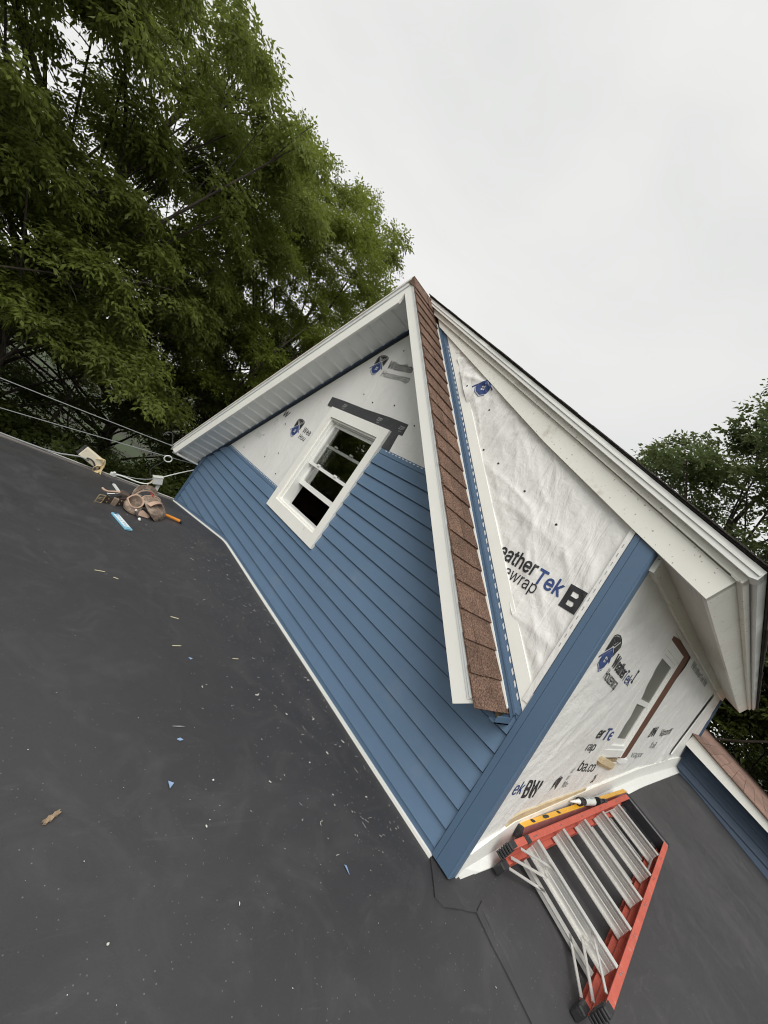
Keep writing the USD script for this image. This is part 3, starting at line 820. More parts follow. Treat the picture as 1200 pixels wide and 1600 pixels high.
cheekP = half(S, 0.735, 1).intersection(half(0.4595, 1.74, -1)).intersection(sbox(0.10, 0.5, 3, 4))
cm = sheet(cheekP, 0.0125, d_cheek, lambda a, z, d: np.stack([-d, a, z], 1))
cwrap = ob("house_wrap", [flip_to(cm, np.array([-1.0, 0, 0]))], "wrap_loose", house, smooth=True, label="wrinkled house wrap on the triangular dormer cheek")
ob("lettering", put([lay(word("eather", 0.082, True), 0.652, 1.318, width=0.245, mirror=True)], fmG, d_cheek), "ink_black", cwrap)
ob("lettering", put([lay(word("Tek", 0.082, True), 0.395, 1.296, width=0.150, mirror=True)], fmG, d_cheek), "ink_blue", cwrap)
ob("lettering", put([lay(word("ewrap", 0.068, False), 0.560, 1.240, width=0.205, mirror=True)], fmG, d_cheek), "ink_black", cwrap)
Bm = extr(sbox(-0.075, -0.012, 0.0, 0.118), 0, 0.0004)
Bv = [lay(word("B", 0.105, True), 0.213, 1.270, width=0.085, mirror=True)]
blk = Polygon([(0.222, 1.262), (0.135, 1.262), (0.135, 1.385), (0.222, 1.385)])
bow = unary_union([affinity.translate(Polygon([(0, 0), (0.03, 0), (0.036, 0.012), (0.03, 0.026), (0, 0.026)]), 0, 0)])
holes = unary_union([affinity.translate(affinity.scale(bow, -1, 1, origin=(0, 0)), 0.196, 1.285), affinity.translate(affinity.scale(bow, -1, 1, origin=(0, 0)), 0.196, 1.332)])
e = extr(blk.difference(holes), 0, 0.0004)
v, f = trimesh.remesh.subdivide_to_size(e[0], e[1], 0.02)
ob("lettering", put([(np.asarray(v), np.asarray(f))], fmG, d_cheek), "ink_black", cwrap)
print_logo(cwrap, fmG, d_cheek, True, 1.455, 2.34, 0.19, which=(1,))
nails = []
for y, z in ((1.33, 1.93), (1.15, 1.87), (0.99, 1.82), (0.72, 1.72), (0.45, 1.62), (1.6, 2.28), (1.3, 2.15)):
    d = float(d_cheek(np.array([y]), np.array([z]))[0])
    nails.append(frame_map(extr(Polygon([(y + .007 * math.cos(t), z + .007 * math.sin(t)) for t in np.arange(6) * 1.047]), d - 0.002, d + 0.003), (0, 0, 0), Y0, Z0, -X0))
ob("cap_nails", nails, "ink_black", cwrap)

# --- dormer: rake boards on the cheek side (stepped), eave box along the front
above_strip = half(S, ZR + 0.008, 1)
L1b = [(-0.258, 1.597), (0.069, 1.731), (0.779, 2.036), (2.30, 2.765)]
L1 = Polygon(L1b + [(2.39, 1.843 + .4234 * 2.39), (-0.309, 1.712)]).intersection(above_strip)
L2 = Polygon([(-0.330, 1.709), (2.50, 1.836 + .4234 * 2.50), (2.50, 1.880 + .4228 * 2.50), (-0.340, 1.736)]).intersection(above_strip)
L3 = Polygon([(-0.366, 1.737), (-0.340, 1.736), (2.58, 1.880 + .4228 * 2.58), (2.62, 1.940 + .4195 * 2.62), (-0.378, 1.778)]).intersection(above_strip)
ob("rake_board", [wl(L1, -0.042, 0.0)], "old_white", house)
ob("rake_moulding", [wl(L2, -0.060, 0.0)], "old_white", house)
ob("rake_crown", [wl(L3, -0.088, 0.0), wl(Polygon([(-0.366, 1.752), (2.6, 1.905 + .4212 * 2.6), (2.6, 1.912 + .4212 * 2.6), (-0.370, 1.760)]).intersection(above_strip), -0.094, -0.088)], "white_vinyl", house)
XE = 6.66
ob("eave_fascia", [wl(Polygon([(-0.258, 1.597), (-0.309, 1.712), (-0.287, 1.720), (-0.236, 1.606)]), -0.040, XE)], "old_white", house)
ob("eave_moulding", [wl(Polygon([(-0.330, 1.709), (-0.340, 1.736), (-0.290, 1.756), (-0.287, 1.722), (-0.309, 1.712)]), -0.058, XE - 0.01)], "old_white", house)
ob("eave_gutter", [wl(Polygon([(-0.366, 1.737), (-0.378, 1.778), (-0.33, 1.80), (-0.318, 1.752)]), -0.086, XE - 0.02)], "gutter_white", house)
ob("eave_soffit", [wl(Polygon([(-0.236, 1.606), (0.0, 1.704), (0.0, 1.716), (-0.240, 1.618)]), -0.0395, XE)], "soffit_wood", house)
ob("eave_end", [wl(Polygon([(-0.236, 1.62), (0.0, 1.72), (0.0, 1.84), (-0.28, 1.72)]), XE - 0.02, XE)], "old_white", house)
droof = ob("dormer_roof", [wl(Polygon([(-0.390, 1.778), (2.62, 1.940 + .4195 * 2.62), (2.62, 1.948 + .4195 * 2.62), (-0.390, 1.786)]), -0.092, XE + 0.02)], "shingle_dark", house)
d = np.array([0, 1, .4195]) / math.hypot(1, .4195)
nrm = np.cross(X0, d)
for i in range(23):
    o = np.array([0, -0.395, 1.7835]) + d * (0.142 * i)
    ax = (X0, d, nrm)
    for q in range(2 if i < 12 else 1):
        ob("shingle", [obx(o, ax, (-0.099 + 0.31 * q - rng.uniform(0, .010), rng.uniform(-.01, .01), 0.001), (0.20 + 0.31 * q, 0.165, 0.005 + rng.uniform(0, .003)))], "shingle_dark", droof)
for q in range(20):
    x = -0.10 + q * 0.335
    ob("shingle", [obx(np.array([0, -0.398, 1.780]), (X0, d, nrm), (x, rng.uniform(-.008, .004), 0.0), (x + 0.33, 0.15, 0.007))], "shingle_dark", droof)

# --- dormer front wall
wxa, wxb, wza, wzb = 1.27, 2.29, 0.575, 1.605
front = Polygon([(0.0, -3.6), (6.60, -3.6), (6.60, 1.72), (0.0, 1.72)])
fw = ob("dormer_wall", [wr(front.difference(sbox(wxa, wza, wxb, wzb)), 0.004, 0.11), wr(sbox(0, 1.70, 6.6, 1.90), 0.06, 0.11)], "sheathing", house)


def d_front(x, z):
    u, w = x * 0.62 + z * 0.78, -x * 0.78 + z * 0.62
    base = meshkit.fbm(np.stack([x * 1.5, z * 1.5, 0 * x + 9], -1), 3, 31)
    env = 0.3 + 0.9 * meshkit.noise(np.stack([x * 1.7, z * 1.7, 0 * x + 4], -1), 18)
    near = np.clip(np.hypot(np.maximum(np.abs(x - 1.80) - 0.46, 0), np.maximum(np.abs(z - 1.07) - 0.5, 0)) / 0.22, 0, 1)
    foot_ = np.clip((0.80 - z) / 0.3, 0, 1) * np.exp(-((x - 4.2) / 0.8) ** 2)
    edge_ = np.clip(x / 0.25, 0.15, 1)
    return 0.003 + near * edge_ * (0.007 * base + env * (0.0085 * ridges(u, w, 0.9, 4.6, 41, 3.0) + 0.004 * ridges(x, z - 0.5 * x, 1.2, 6.0, 45, 3.0))) + 0.02 * foot_ * meshkit.noise(np.stack([x * 7, z * 7, 0 * x], -1), 3)


torn = Polygon([(1.30, 1.55), (1.322, 1.43), (1.36, 1.33), (1.41, 1.25), (1.43, 1.17), (1.475, 1.12), (1.50, 1.085), (1.47, 1.02), (1.515, 0.93), (1.50, 0.86), (1.52, 0.78), (1.485, 0.70), (1.42, 0.665),
                (1.33, 0.64), (1.34, 0.60), (1.46, 0.55), (1.7, 0.56), (2.05, 0.555), (2.235, 0.60), (2.245, 0.8), (2.27, 1.1), (2.28, 1.35), (2.33, 1.48), (2.31, 1.57), (2.1, 1.60), (1.7, 1.59)])
fl0 = lambda x: float(np.interp(x, [0, .346, 1.644, 3.128, 5.118, 6.6], [0.10, .24, .365, .49, .58, .60]))
xs_ = np.linspace(0.03, 6.58, 40)
frontP = Polygon([(x, fl0(x) - 0.03) for x in xs_] + [(6.58, 1.70), (0.03, 1.70)]).difference(torn)
fm_ = sheet(frontP, 0.022, d_front, lambda a, z, d: np.stack([a, -d, z], 1))
fwrap = ob("house_wrap", [flip_to(fm_, np.array([0, -1.0, 0]))], "wrap_loose", house, smooth=True, label="torn printed house wrap on the dormer front")
fmF = lambda a, z, d: np.stack([a, -d, z], 1)
print_logo(fwrap, fmF, d_front, False, 0.226, 1.212, 0.185, rot=-0.06)
print_brand(fwrap, fmF, d_front, False, 0.352, 1.160, 0.070, 0.34, 0.19, 0.062, 0.34, 0.340, 1.083, rot=-0.10)
ob("lettering", put([lay(word("I", 0.085, True), 0.915, 1.140, rot=-0.1)], fmF, d_front), "ink_black", fwrap)
ob("lettering", put([lay(word("er", 0.075, True), 0.90, 0.745, width=0.15)], fmF, d_front), "ink_black", fwrap)
ob("lettering", put([lay(word("Te", 0.085, True), 1.075, 0.735, width=0.27)], fmF, d_front), "ink_blue", fwrap)
ob("lettering", put([lay(word("rap", 0.06, False), 0.86, 0.655, width=0.20)], fmF, d_front), "ink_black", fwrap)
ob("lettering", put([lay(word("ek", 0.070, False), 0.118, 0.405, width=0.105)], fmF, d_front), "ink_blue", fwrap)
ob("lettering", put([lay(word("BW", 0.095, True), 0.255, 0.385, width=0.20, rot=-0.05, shear=-0.3)], fmF, d_front), "ink_black", fwrap)
print_logo(fwrap, fmF, d_front, False, 0.70, 0.405, 0.16, which=(0,))
ob("lettering", put([lay(word("We", 0.04, False), 0.86, 0.40, width=0.1)], fmF, d_front), "ink_grey", fwrap)
ob("lettering", put([lay(word("ba.co", 0.075, False), 0.96, 0.515, width=0.42, rot=-0.06)], fmF, d_front), "ink_black", fwrap)
for i, t in enumerate(("of", "or", "for")):
    ob("lettering", put([lay(word(t, 0.035, False), 0.86, 0.50 - 0.045 * i)], fmF, d_front), "ink_grey", fwrap)
ob("lettering", put([lay(word("BW", 0.095, True), 2.56, 0.80, width=0.24, rot=0.12)], fmF, d_front), "ink_black", fwrap)
ob("lettering", put([lay(word("VaporW", 0.08, False), 3.05, 0.83, width=0.62, rot=0.08)], fmF, d_front), "ink_black", fwrap)
ob("lettering", put([lay(word("foil", 0.07, False), 2.95, 0.70, width=0.3)], fmF, d_front), "ink_grey", fwrap)
ob("lettering", put([lay(word("vapor", 0.06, False), 2.35, 0.60, width=0.5)], fmF, d_front), "ink_grey", fwrap)
ob("lettering", put([lay(word("16", 0.06, True), 1.50, 0.40, width=0.08, shear=0.3)], fmF, d_front), "ink_black", fwrap)
for z, t in ((1.52, "WeatherTek BW"),):
    ob("lettering", put([lay(word(t, 0.06, True), 2.5, z, width=1.6)], fmF, d_front), "ink_grey", fwrap)

# window seen through the tear
dw = ob("dormer_window", [wr(sbox(1.30, 0.60, 2.000, 1.520).difference(sbox(1.36, 0.66, 1.975, 1.455)), -0.006, 0.09)], "white_vinyl", house)
ob("jamb", [wr(sbox(1.36, 0.66, 1.975, 1.455).difference(sbox(1.385, 0.69, 1.945, 1.425)), 0.000, 0.10), wr(sbox(1.980, 0.60, 1.990, 1.51), -0.009, -0.006), wr(sbox(1.992, 0.60, 1.999, 1.52), -0.008, -0.006)], "white_vinyl", dw)
ob("sash", [wr(sbox(1.385, 1.03, 1.945, 1.425).difference(sbox(1.42, 1.07, 1.905, 1.39)), 0.006, 0.030), wr(sbox(1.385, 0.69, 1.945, 1.08).difference(sbox(1.42, 0.74, 1.905, 1.04)), 0.012, 0.04)], "white_vinyl", dw)
ob("pane", [wr(sbox(1.415, 1.065, 1.91, 1.395), 0.010, 0.014)], "glass_grey", dw)
ob("pane", [wr(sbox(1.415, 0.735, 1.91, 1.045), 0.018, 0.022)], "glass_grey", dw)
ob("window_blind", [wr(sbox(1.40, 0.70, 1.93, 1.42), 0.060, 0.065)], "box_grey", dw)  # added grey sheet behind the panes, makes the opening less black
ob("stud", [wr(sbox(2.001, 0.58, 2.285, 1.60), -0.001, 0.05)], "stud_wood", house)
ob("header_board", [wr(sbox(1.25, 1.522, 2.001, 1.600), -0.003, 0.05)], "stud_wood", house)
ob("sill_shim", [obx(np.array([1.36, 0.0, 0.62]), (np.array([1, 0, -0.12]) / 1.0072, np.array([0, 1.0, 0]), np.array([0.12, 0, 1]) / 1.0072), (0.02 * i, -0.030 + 0.008 * i, -0.045 - 0.012 * i), (0.46 + 0.03 * i, 0.0, -0.028 + 0.012 * (2 - i))) for i in range(3)], "raw_wood", house)
ob("sill_plate", [wr(sbox(2.0, 0.555, 2.26, 0.585), -0.02, 0.05)], "soffit_white", house)
ob("header_wrap", [wr(Polygon([(1.27, 1.575), (2.3, 1.57), (2.62, 1.50), (2.5, 1.62), (1.9, 1.61), (1.25, 1.60)]), -0.010, -0.006)], "wrap_loose", house)

# frieze, base flashing and corner strips of the dormer front
ob("frieze_board", [wr(Polygon([(0.02, 1.615), (0.62, 1.615), (0.62, 1.700), (0.02, 1.700)]), -0.040, 0.0)], "old_white", house)
ob("frieze_board", [wr(Polygon([(0.628, 1.610), (3.3, 1.612), (3.3, 1.700), (0.628, 1.700)]), -0.036, 0.0)], "old_white", house)
ob("frieze_board", [wr(Polygon([(3.31, 1.612), (6.6, 1.612), (6.6, 1.700), (3.31, 1.700)]), -0.038, 0.0)], "old_white", house)
zf = lambda x: float(hf(x, -0.03))


def roofstrip(xa_, xb_, za, zb_, y0, y1, k=12):
    x = np.linspace(xa_, xb_, k)
    P = Polygon([(q, za(q)) for q in x] + [(q, zb_(q)) for q in x[::-1]])
    return wr(P, y0, y1)


ob("base_flashing", [roofstrip(0.041, 1.85, lambda x: zf(x) - 0.01, fl0, -0.022, 0.0)], "flashing_white", house)
ob("base_flashing", [roofstrip(1.852, 6.0, lambda x: zf(x) - 0.01, fl0, -0.023, 0.0)], "flashing_white", house)
toe = []
for a, b in ((0.062, 1.85), (1.853, 5.98)):
    x = np.linspace(a, b, 14)
    toe += [hull([(p, y, float(hf(p, y)) + t) for p in q for y in (-0.024 - np.interp(p, [.06, .6], [.008, .06]), -0.020) for t in (0.002, 0.008)] + [(p, -0.020, float(hf(p, -.024)) + 0.05) for p in q]) for q in zip(x[:-1], x[1:])]
ob("flashing_toe", toe, "white_vinyl", house)
ob("base_board", [roofstrip(0.30, 1.45, lambda x: fl0(x) - 0.008, lambda x: fl0(x) + 0.045 - 0.02 * (x - .3), -0.018, -0.006)], "raw_wood", house)
ob("wrap_strip", [wr(Polygon([(4.50, 0.66), (4.72, 0.64), (5.42, 1.56), (5.22, 1.56)]), -0.040, -0.028)], "white_vinyl", house)
ob("strip_gap", [wr(Polygon([(4.475, 0.70), (4.50, 0.70), (5.22, 1.54), (5.205, 1.54)]), -0.030, -0.024)], "gap_and_shade", house)
ob("corner_post", [bx(6.58, 6.66, -0.035, 0.02, 0.3, 1.62)], "vinyl_navy", house)

# --- closing walls behind
ob("rear_wall", [wl(gable_all, 6.50, 6.60), bx(0.11, 6.6, 5.08, 5.18, -3.6, 0.40), bx(0.11, 6.6, 0.11, 5.08, -0.62, -0.55)], "stud_wood", house)

# ================================================================== far wing beyond the dormer
wing = thing("house_wing", "low wing with dark blue siding, white rake board and faded brown shingles", "house", (6.0, 0, 0))
wx = 6.0
yw = np.linspace(-3.2, 0.0, 20)
wbase = lambda y: float(hf(5.98, y)) - 0.004
rb = lambda y: 0.79 + 0.275 * y          # underside of the rake board
rt = lambda y: 0.955 + 0.340 * y
wallP = Polygon([(y, wbase(y)) for y in yw] + [(0, rb(0) + 0.02), (-3.2, max(rb(-3.2), wbase(-3.2)) + 0.02)]).buffer(0)
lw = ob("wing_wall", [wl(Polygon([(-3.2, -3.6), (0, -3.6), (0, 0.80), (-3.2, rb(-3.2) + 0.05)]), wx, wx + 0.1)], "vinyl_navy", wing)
for k in range(-3, 8):
    z0 = 0.395 + E * (k - 0.4)
    c = Polygon([(-3.2, z0 - 0.265 * 3.2), (0, z0), (0, z0 + E - .006), (-3.2, z0 + E - .006 - 0.265 * 3.2)]).intersection(wallP)
    out = []
    for p in polys(c):
        v, f = extr(p, 0.0, 1.0)
        dd = 0.002 + 0.022 * np.clip((z0 + 0.265 * v[:, 0] + E - v[:, 1]) / E, 0, 1)
        out.append((np.stack([wx - v[:, 2] * dd, v[:, 0], v[:, 1]], 1), f))
    if out:
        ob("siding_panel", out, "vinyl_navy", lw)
ob("base_trim", [wl(Polygon([(y, wbase(y) - 0.004) for y in yw] + [(y, wbase(y) + 0.012) for y in yw[::-1]]), wx - 0.026, wx)], "metal_blue", wing)
ob("rake_board", [wl(Polygon([(-3.2, rb(-3.2)), (0.0, rb(0)), (-0.02, rt(-0.02)), (-3.2, rt(-3.2))]), 5.715, 5.740)], "white_paint", wing)
ob("rake_soffit", [wl(Polygon([(-3.2, rb(-3.2) + 0.01), (0.0, rb(0) + 0.01), (0.0, rb(0) + 0.025), (-3.2, rb(-3.2) + 0.025)]), 5.740, wx)], "vinyl_navy", wing)
wd = np.array([0, 1, 0.34]) / math.hypot(1, .34)
wn = np.cross(X0, wd)
wroof = ob("wing_roof", [wl(Polygon([(-3.2, rt(-3.2)), (0.0, rt(0)), (0.0, rt(0) + 0.012), (-3.2, rt(-3.2) + 0.012)]), 5.69, 14.0), wl(Polygon([(0.0, rt(0)), (0.35, rt(0.35)), (0.35, rt(.35) + .012), (0, rt(0) + 0.012)]), 6.68, 14.0)], "shingle_faded", wing)
L = 3.2 * math.hypot(1, .34)
for r in range(22):
    s1 = -r * 0.145 + 0.005
    if s1 < -L:
        break
    x = 5.675
    while x < 9.4:
        wdt = rng.uniform(0.30, 0.95)
        ob("shingle", [obx(np.array([0, 0.0, rt(0) + 0.012]), (X0, wd, wn), (x, s1 - 0.142, 0.001), (x + wdt - 0.006, s1 - rng.uniform(0, .003), 0.010 + rng.uniform(0, .003)))], "shingle_faded", wroof)
        x += wdt
ob("shingle_rows", [obx(np.array([0, 0.0, rt(0) + 0.012]), (X0, wd, wn), (9.4 + .03 * (r % 3), -r * 0.145 - .145, 0.001), (14.0, -r * 0.145, 0.010)) for r in range(22)], "shingle_faded", wroof, kind="stuff")

# ================================================================== STEPLADDER (folded, lying on the roof against the wall)
lad = thing("stepladder", "red fibreglass stepladder with aluminium steps lying folded on the roof", "stepladder", (0.514, -0.345, 0.10))
LO = np.array([0.5275, -0.3445, 0.169])
la = np.array([0.989, 0.021, 0.145]); la /= np.linalg.norm(la)
lw_ = np.array([-0.055, 0.970, 0.237]); lw_ -= la * (la @ lw_); lw_ /= np.linalg.norm(lw_)
ln = np.cross(la, lw_)
AX = (la, lw_, ln)
hw = lambda l: 0.2385 - 0.0705 * l


def LP(l, w, n):
    return LO + l * la + w * lw_ + n * ln


def lseg(a, b, w, h):
    """bar between two ladder points: w across, h along the normal"""
    return beam(a, b, w, h, up=ln)


l0, l1 = -0.255, 1.465
for s in (1, -1):
    A_, B_ = (l0, s * hw(l0)), (l1, s * hw(l1))
    o = s * 0.031
    P = lambda q, dw, n: LP(q[0], q[1] + dw, n)
    rail = [lseg(P(A_, o / 2, -0.002), P(B_, o / 2, -0.002), 0.028, 0.005), lseg(P(A_, o, -0.040), P(B_, o, -0.040), 0.005, 0.076), lseg(P(A_, o / 2, -0.078), P(B_, o / 2, -0.078), 0.032, 0.005),
            lseg(P(A_, o * .9, -0.040), P(B_, o * .9, -0.040), 0.004, 0.012)]
    rl = ob("side_rail", rail, "fibreglass_red", lad)
    ob("foot", [rbox((-0.006, min(0, s * 0.002) - 0.001 + (0 if s > 0 else -0.032), -0.082), (0.046, 0.002 + (0.033 if s > 0 else 0.001), 0.002), 0.005, AX, LP(l0, s * hw(l0), 0))] +
       [rbox((-0.018, -0.002 + (0 if s > 0 else -0.036) + 0.0, -0.080 + 0.016 * i), (-0.010, 0.002 + (0.036 if s > 0 else 0.0), -0.070 + 0.016 * i), 0.002, AX, LP(l0, s * hw(l0), 0)) for i in range(5)], "rubber_black", rl)
    ob("rail_tape", [lseg(P((-0.115, s * hw(-.115)), o / 2, -0.001), P((-0.075, s * hw(-.075)), o / 2, -0.001), 0.0335, 0.0085)], "rubber_black", rl) if s > 0 else None
    ob("rivet", [tube([P((k * .305 + q, s * hw(k * .305)), o * .55, 0.000), P((k * .305 + q, s * hw(k * .305)), o * .55, 0.0022)], 0.0042, 6) for k in range(5) for q in (-0.028, -0.006)], "steel_bolt", rl)
    # rear rails, folded underneath
    A2, B2 = (l0 + 0.02, s * (hw(l0) - 0.030)), (l1 - 0.12, s * (hw(l1 - .12) - 0.028))
    rr = ob("rear_rail", [lseg(P(A2, o * .6, -0.098), P(B2, o * .6, -0.098), 0.028, 0.005), lseg(P(A2, o, -0.122), P(B2, o, -0.122), 0.005, 0.046), lseg(P(A2, o * .6, -0.146), P(B2, o * .6, -0.146), 0.028, 0.005)], "fibreglass_red", lad)
    ob("foot", [rbox((-0.026, -0.018, -0.149), (0.030, 0.020, -0.093), 0.005, AX, LP(A2[0], A2[1] + o * .4, 0))], "rubber_black", rr)
    # knee braces between the bottom step and the rails
    w0 = s * hw(0)
    ob("brace", [lseg(LP(-0.185, s * (hw(-.185) - 0.004), -0.008), LP(-0.006, w0 - s * 0.115, -0.020), 0.012, 0.004)], "aluminium", lad)
    ob("brace", [lseg(LP(-0.195, s * (hw(-.195) - 0.006), -0.074), LP(-0.010, w0 - s * 0.125, -0.076), 0.014, 0.004)], "aluminium", lad)
    ob("brace", [lseg(LP(-0.200, s * (hw(-.2) - 0.032), -0.110), LP(-0.03, w0 - s * 0.16, -0.110), 0.014, 0.004)], "aluminium", lad)
for k in range(5):
    l = 0.305 * k
    h = hw(l) - 0.001
    st = [obx(LP(l, 0, 0), AX, (-0.024, -h, -0.004), (0.0, h, 0.0)), obx(LP(l, 0, 0), AX, (-0.0035, -h, -0.080), (0.0, h, -0.004)), obx(LP(l, 0, 0), AX, (-0.026, -h, -0.083), (0.0, h, -0.079))]
    for q in range(2):
        st.append(obx(LP(l, 0, 0), AX, (-0.0085, -h, -0.040 - 0.026 * q), (-0.0035, h, -0.026 - 0.026 * q)))
    ob("step", st, "aluminium", lad)
for l, wd_ in ((-0.04, 0.034), (0.42, 0.030), (0.86, 0.026), (1.20, 0.024)):
    h = hw(l) - 0.03
    ob("rear_bar", [obx(LP(l, 0, 0), AX, (-wd_ / 2, -h, -0.112), (wd_ / 2, h, -0.108)), obx(LP(l, 0, 0), AX, (-wd_ / 2, -h, -0.128), (-wd_ / 2 + 0.003, h, -0.108)), obx(LP(l, 0, 0), AX, (wd_ / 2 - 0.003, -h, -0.128), (wd_ / 2, h, -0.108))], "aluminium", lad)
h = hw(1.46) + 0.034
cap = ob("top_cap", [rbox((1.345, -h + 0.028, -0.105), (1.470, h - 0.028, -0.070), 0.006, AX, LO), rbox((1.455, -h - 0.004, -0.120), (1.500, h + 0.004, 0.004), 0.008, AX, LO), rbox((1.488, -h * 0.8, -0.10), (1.512, h * 0.8, -0.004), 0.006, AX, LO)], "plastic_black", lad)
ob("bolt", [tube([LP(1.405, w, -0.072), LP(1.405, w, -0.060)], 0.017, 12) for w in (-h + 0.055, h - 0.055)] + [tube([LP(1.372, w, -0.072), LP(1.372, w, -0.063)], 0.008, 8) for w in (-h + 0.075, h - 0.075, 0.02)], "steel_bolt", cap)
for s in (1, -1):
    ob("spreader", [lseg(LP(0.95, s * (hw(.95) - 0.006), -0.05), LP(1.28, s * (hw(1.28) - 0.006), -0.05), 0.004, 0.016)], "aluminium", lad)

# ================================================================== SPIRIT LEVEL lying between the wall and the ladder, sealant tube on top
va, vb = np.array([0.432, -0.030, 0.2260]), np.array([2.255, -0.101, 0.384])
vd = (vb - va) / np.linalg.norm(vb - va)
vs_ = np.array([0.035, 0.955, -0.26]); vs_ -= vd * (vd @ vs_); vs_ /= np.linalg.norm(vs_)
vn = np.cross(vd, vs_)
VX = (vd, vs_, vn)
VL = float(np.linalg.norm(vb - va))
lev = thing("spirit_level", "long yellow spirit level with black vial windows lying between wall and ladder", "spirit level", va)
ob("body", [rbox((0.012, -0.016, -0.004), (VL - 0.012, 0.016, 0.0), 0.0012, VX, va)], "yellow_paint", lev)
ob("side_edge", [rbox((0.012, -0.0175, -0.058), (VL - 0.012, 0.0165, -0.004), 0.0015, VX, va)], "maroon_edge", lev)
ob("end_cap", [rbox((0.0, -0.020, -0.060), (0.016, 0.019, 0.002), 0.003, VX, va)], "rubber_black", lev)
ob("end_cap", [rbox((VL - 0.016, -0.020, -0.060), (VL, 0.019, 0.002), 0.003, VX, va)], "box_tan", lev)
for c_, wv in ((0.155, 0.040), (0.32, 0.075), (0.50, 0.035)):
    ob("vial_window", [hull([va + vd * (c_ + t * wv / 2) + vs_ * w + vn * q for t, w in ((-1, -0.004), (-0.6, 0.011), (0.7, 0.011), (1, 0.0), (0.6, -0.011), (-0.7, -0.011)) for q in (-0.001, 0.0012)])], "rubber_black", lev)

ta = va + vd * 0.72 + vs_ * 0.018 + vn * 0.024
td = vd * 0.985 - vs_ * 0.17
td /= np.linalg.norm(td)
tub = thing("sealant_tube", "grey and white sealant tube with a pointed nozzle resting on the yellow level", "sealant tube", ta)
at = lambda t: ta + td * t
ob("cartridge", [tube([at(0.10), at(0.10), at(0.335), at(0.335)], [0.0, 0.0235, 0.0235, 0.0], 16)], "tube_grey", tub, smooth=40)
ob("label_band", [tube([at(0.15), at(0.27)], [0.0239, 0.0239], 16, False)], "box_grey", tub, smooth=40)
for q, (t0, tw_) in enumerate(((0.145, 0.05), (0.205, 0.04), (0.25, 0.025))):
    ob("label_print", [hull([at(t) + (vs_ * math.sin(a) + vn * math.cos(a)) * 0.0243 for t in (t0, t0 + tw_) for a in np.linspace(-0.5, 0.45 - 0.2 * q, 5)])], "ink_grey", tub)
for t0, t1 in ((0.325, 0.345), (0.095, 0.112)):
    ob("end_ring", [tube([at(t0), at(t1)], 0.0248, 16)], "plastic_black", tub, smooth=40)
ob("nozzle", [tube([at(0.0), at(0.03), at(0.085), at(0.098)], [0.004, 0.007, 0.012, 0.017], 12)], "nozzle_white", tub, smooth=40)
ob("plunger", [tube([at(0.345), at(0.40)], 0.012, 10), tube([at(0.40), at(0.43)], 0.016, 10)], "plastic_black", tub, smooth=40)

# ================================================================== TOOL BELT and what lies by it
bag = thing("tool_belt", "worn brown leather tool belt with two pouches lying on the flat roof", "tool belt", (-0.95, 3.2, -0.02))


def ribbon(pts, width, thick, up):
    """Flat strap along pts; width is along the local side direction."""
    pts = np.asarray(pts, float)
    T = np.gradient(pts, axis=0)
    out = []
    V, F = [], []
    for p, t in zip(pts, T):
        t = t / np.linalg.norm(t)
        s = np.cross(up, t); s /= np.linalg.norm(s)
        n_ = np.cross(t, s)
        for a, b in ((-1, -1), (1, -1), (1, 1), (-1, 1)):
            V.append(p + s * a * width / 2 + n_ * b * thick / 2)
    for i in range(len(pts) - 1):
        for j in range(4):
            q, r = i * 4 + j, i * 4 + (j + 1) % 4
            F += [[q, r, r + 4], [q, r + 4, q + 4]]
    F += [[0, 2, 1], [0, 3, 2]]
    o = (len(pts) - 1) * 4
    F += [[o, o + 1, o + 2], [o, o + 2, o + 3]]
    return np.array(V), np.array(F)


belt_pts = curve([(-1.245, 3.085, 0.012), (-1.15, 3.150, 0.010), (-1.06, 3.20, 0.022), (-0.98, 3.27, 0.035)], 16)
belt = ob("belt", [ribbon(belt_pts, 0.006, 0.062, (0, 0, 1))], "leather_dark", bag)
ob("belt_loop", [rbox((-1.165, 3.125, -0.022), (-1.125, 3.150, 0.045), 0.004)], "leather", belt)
ob("rivets", [tube([(x, y - 0.004, z), (x, y - 0.010, z)], 0.0055, 8) for x, y, z in ((-1.20, 3.118, 0.026), (-1.20, 3.118, -0.004), (-1.10, 3.172, 0.032), (-1.10, 3.172, 0.0), (-1.075, 3.188, 0.03))], "brass", belt)
bk = np.array([(-1.283, 3.055, -0.02), (-1.283, 3.055, 0.045), (-1.235, 3.085, 0.048), (-1.235, 3.085, -0.02), (-1.283, 3.055, -0.02)])
ob("buckle", [tube(np.array([a, b]), 0.0045, 8) for a, b in zip(bk[:-1], bk[1:])] + [tube([(-1.283, 3.053, 0.012), (-1.232, 3.083, 0.012)], 0.003, 6), tube([(-1.283, 3.053, 0.024), (-1.232, 3.083, 0.024)], 0.003, 6)], "brass", bag)


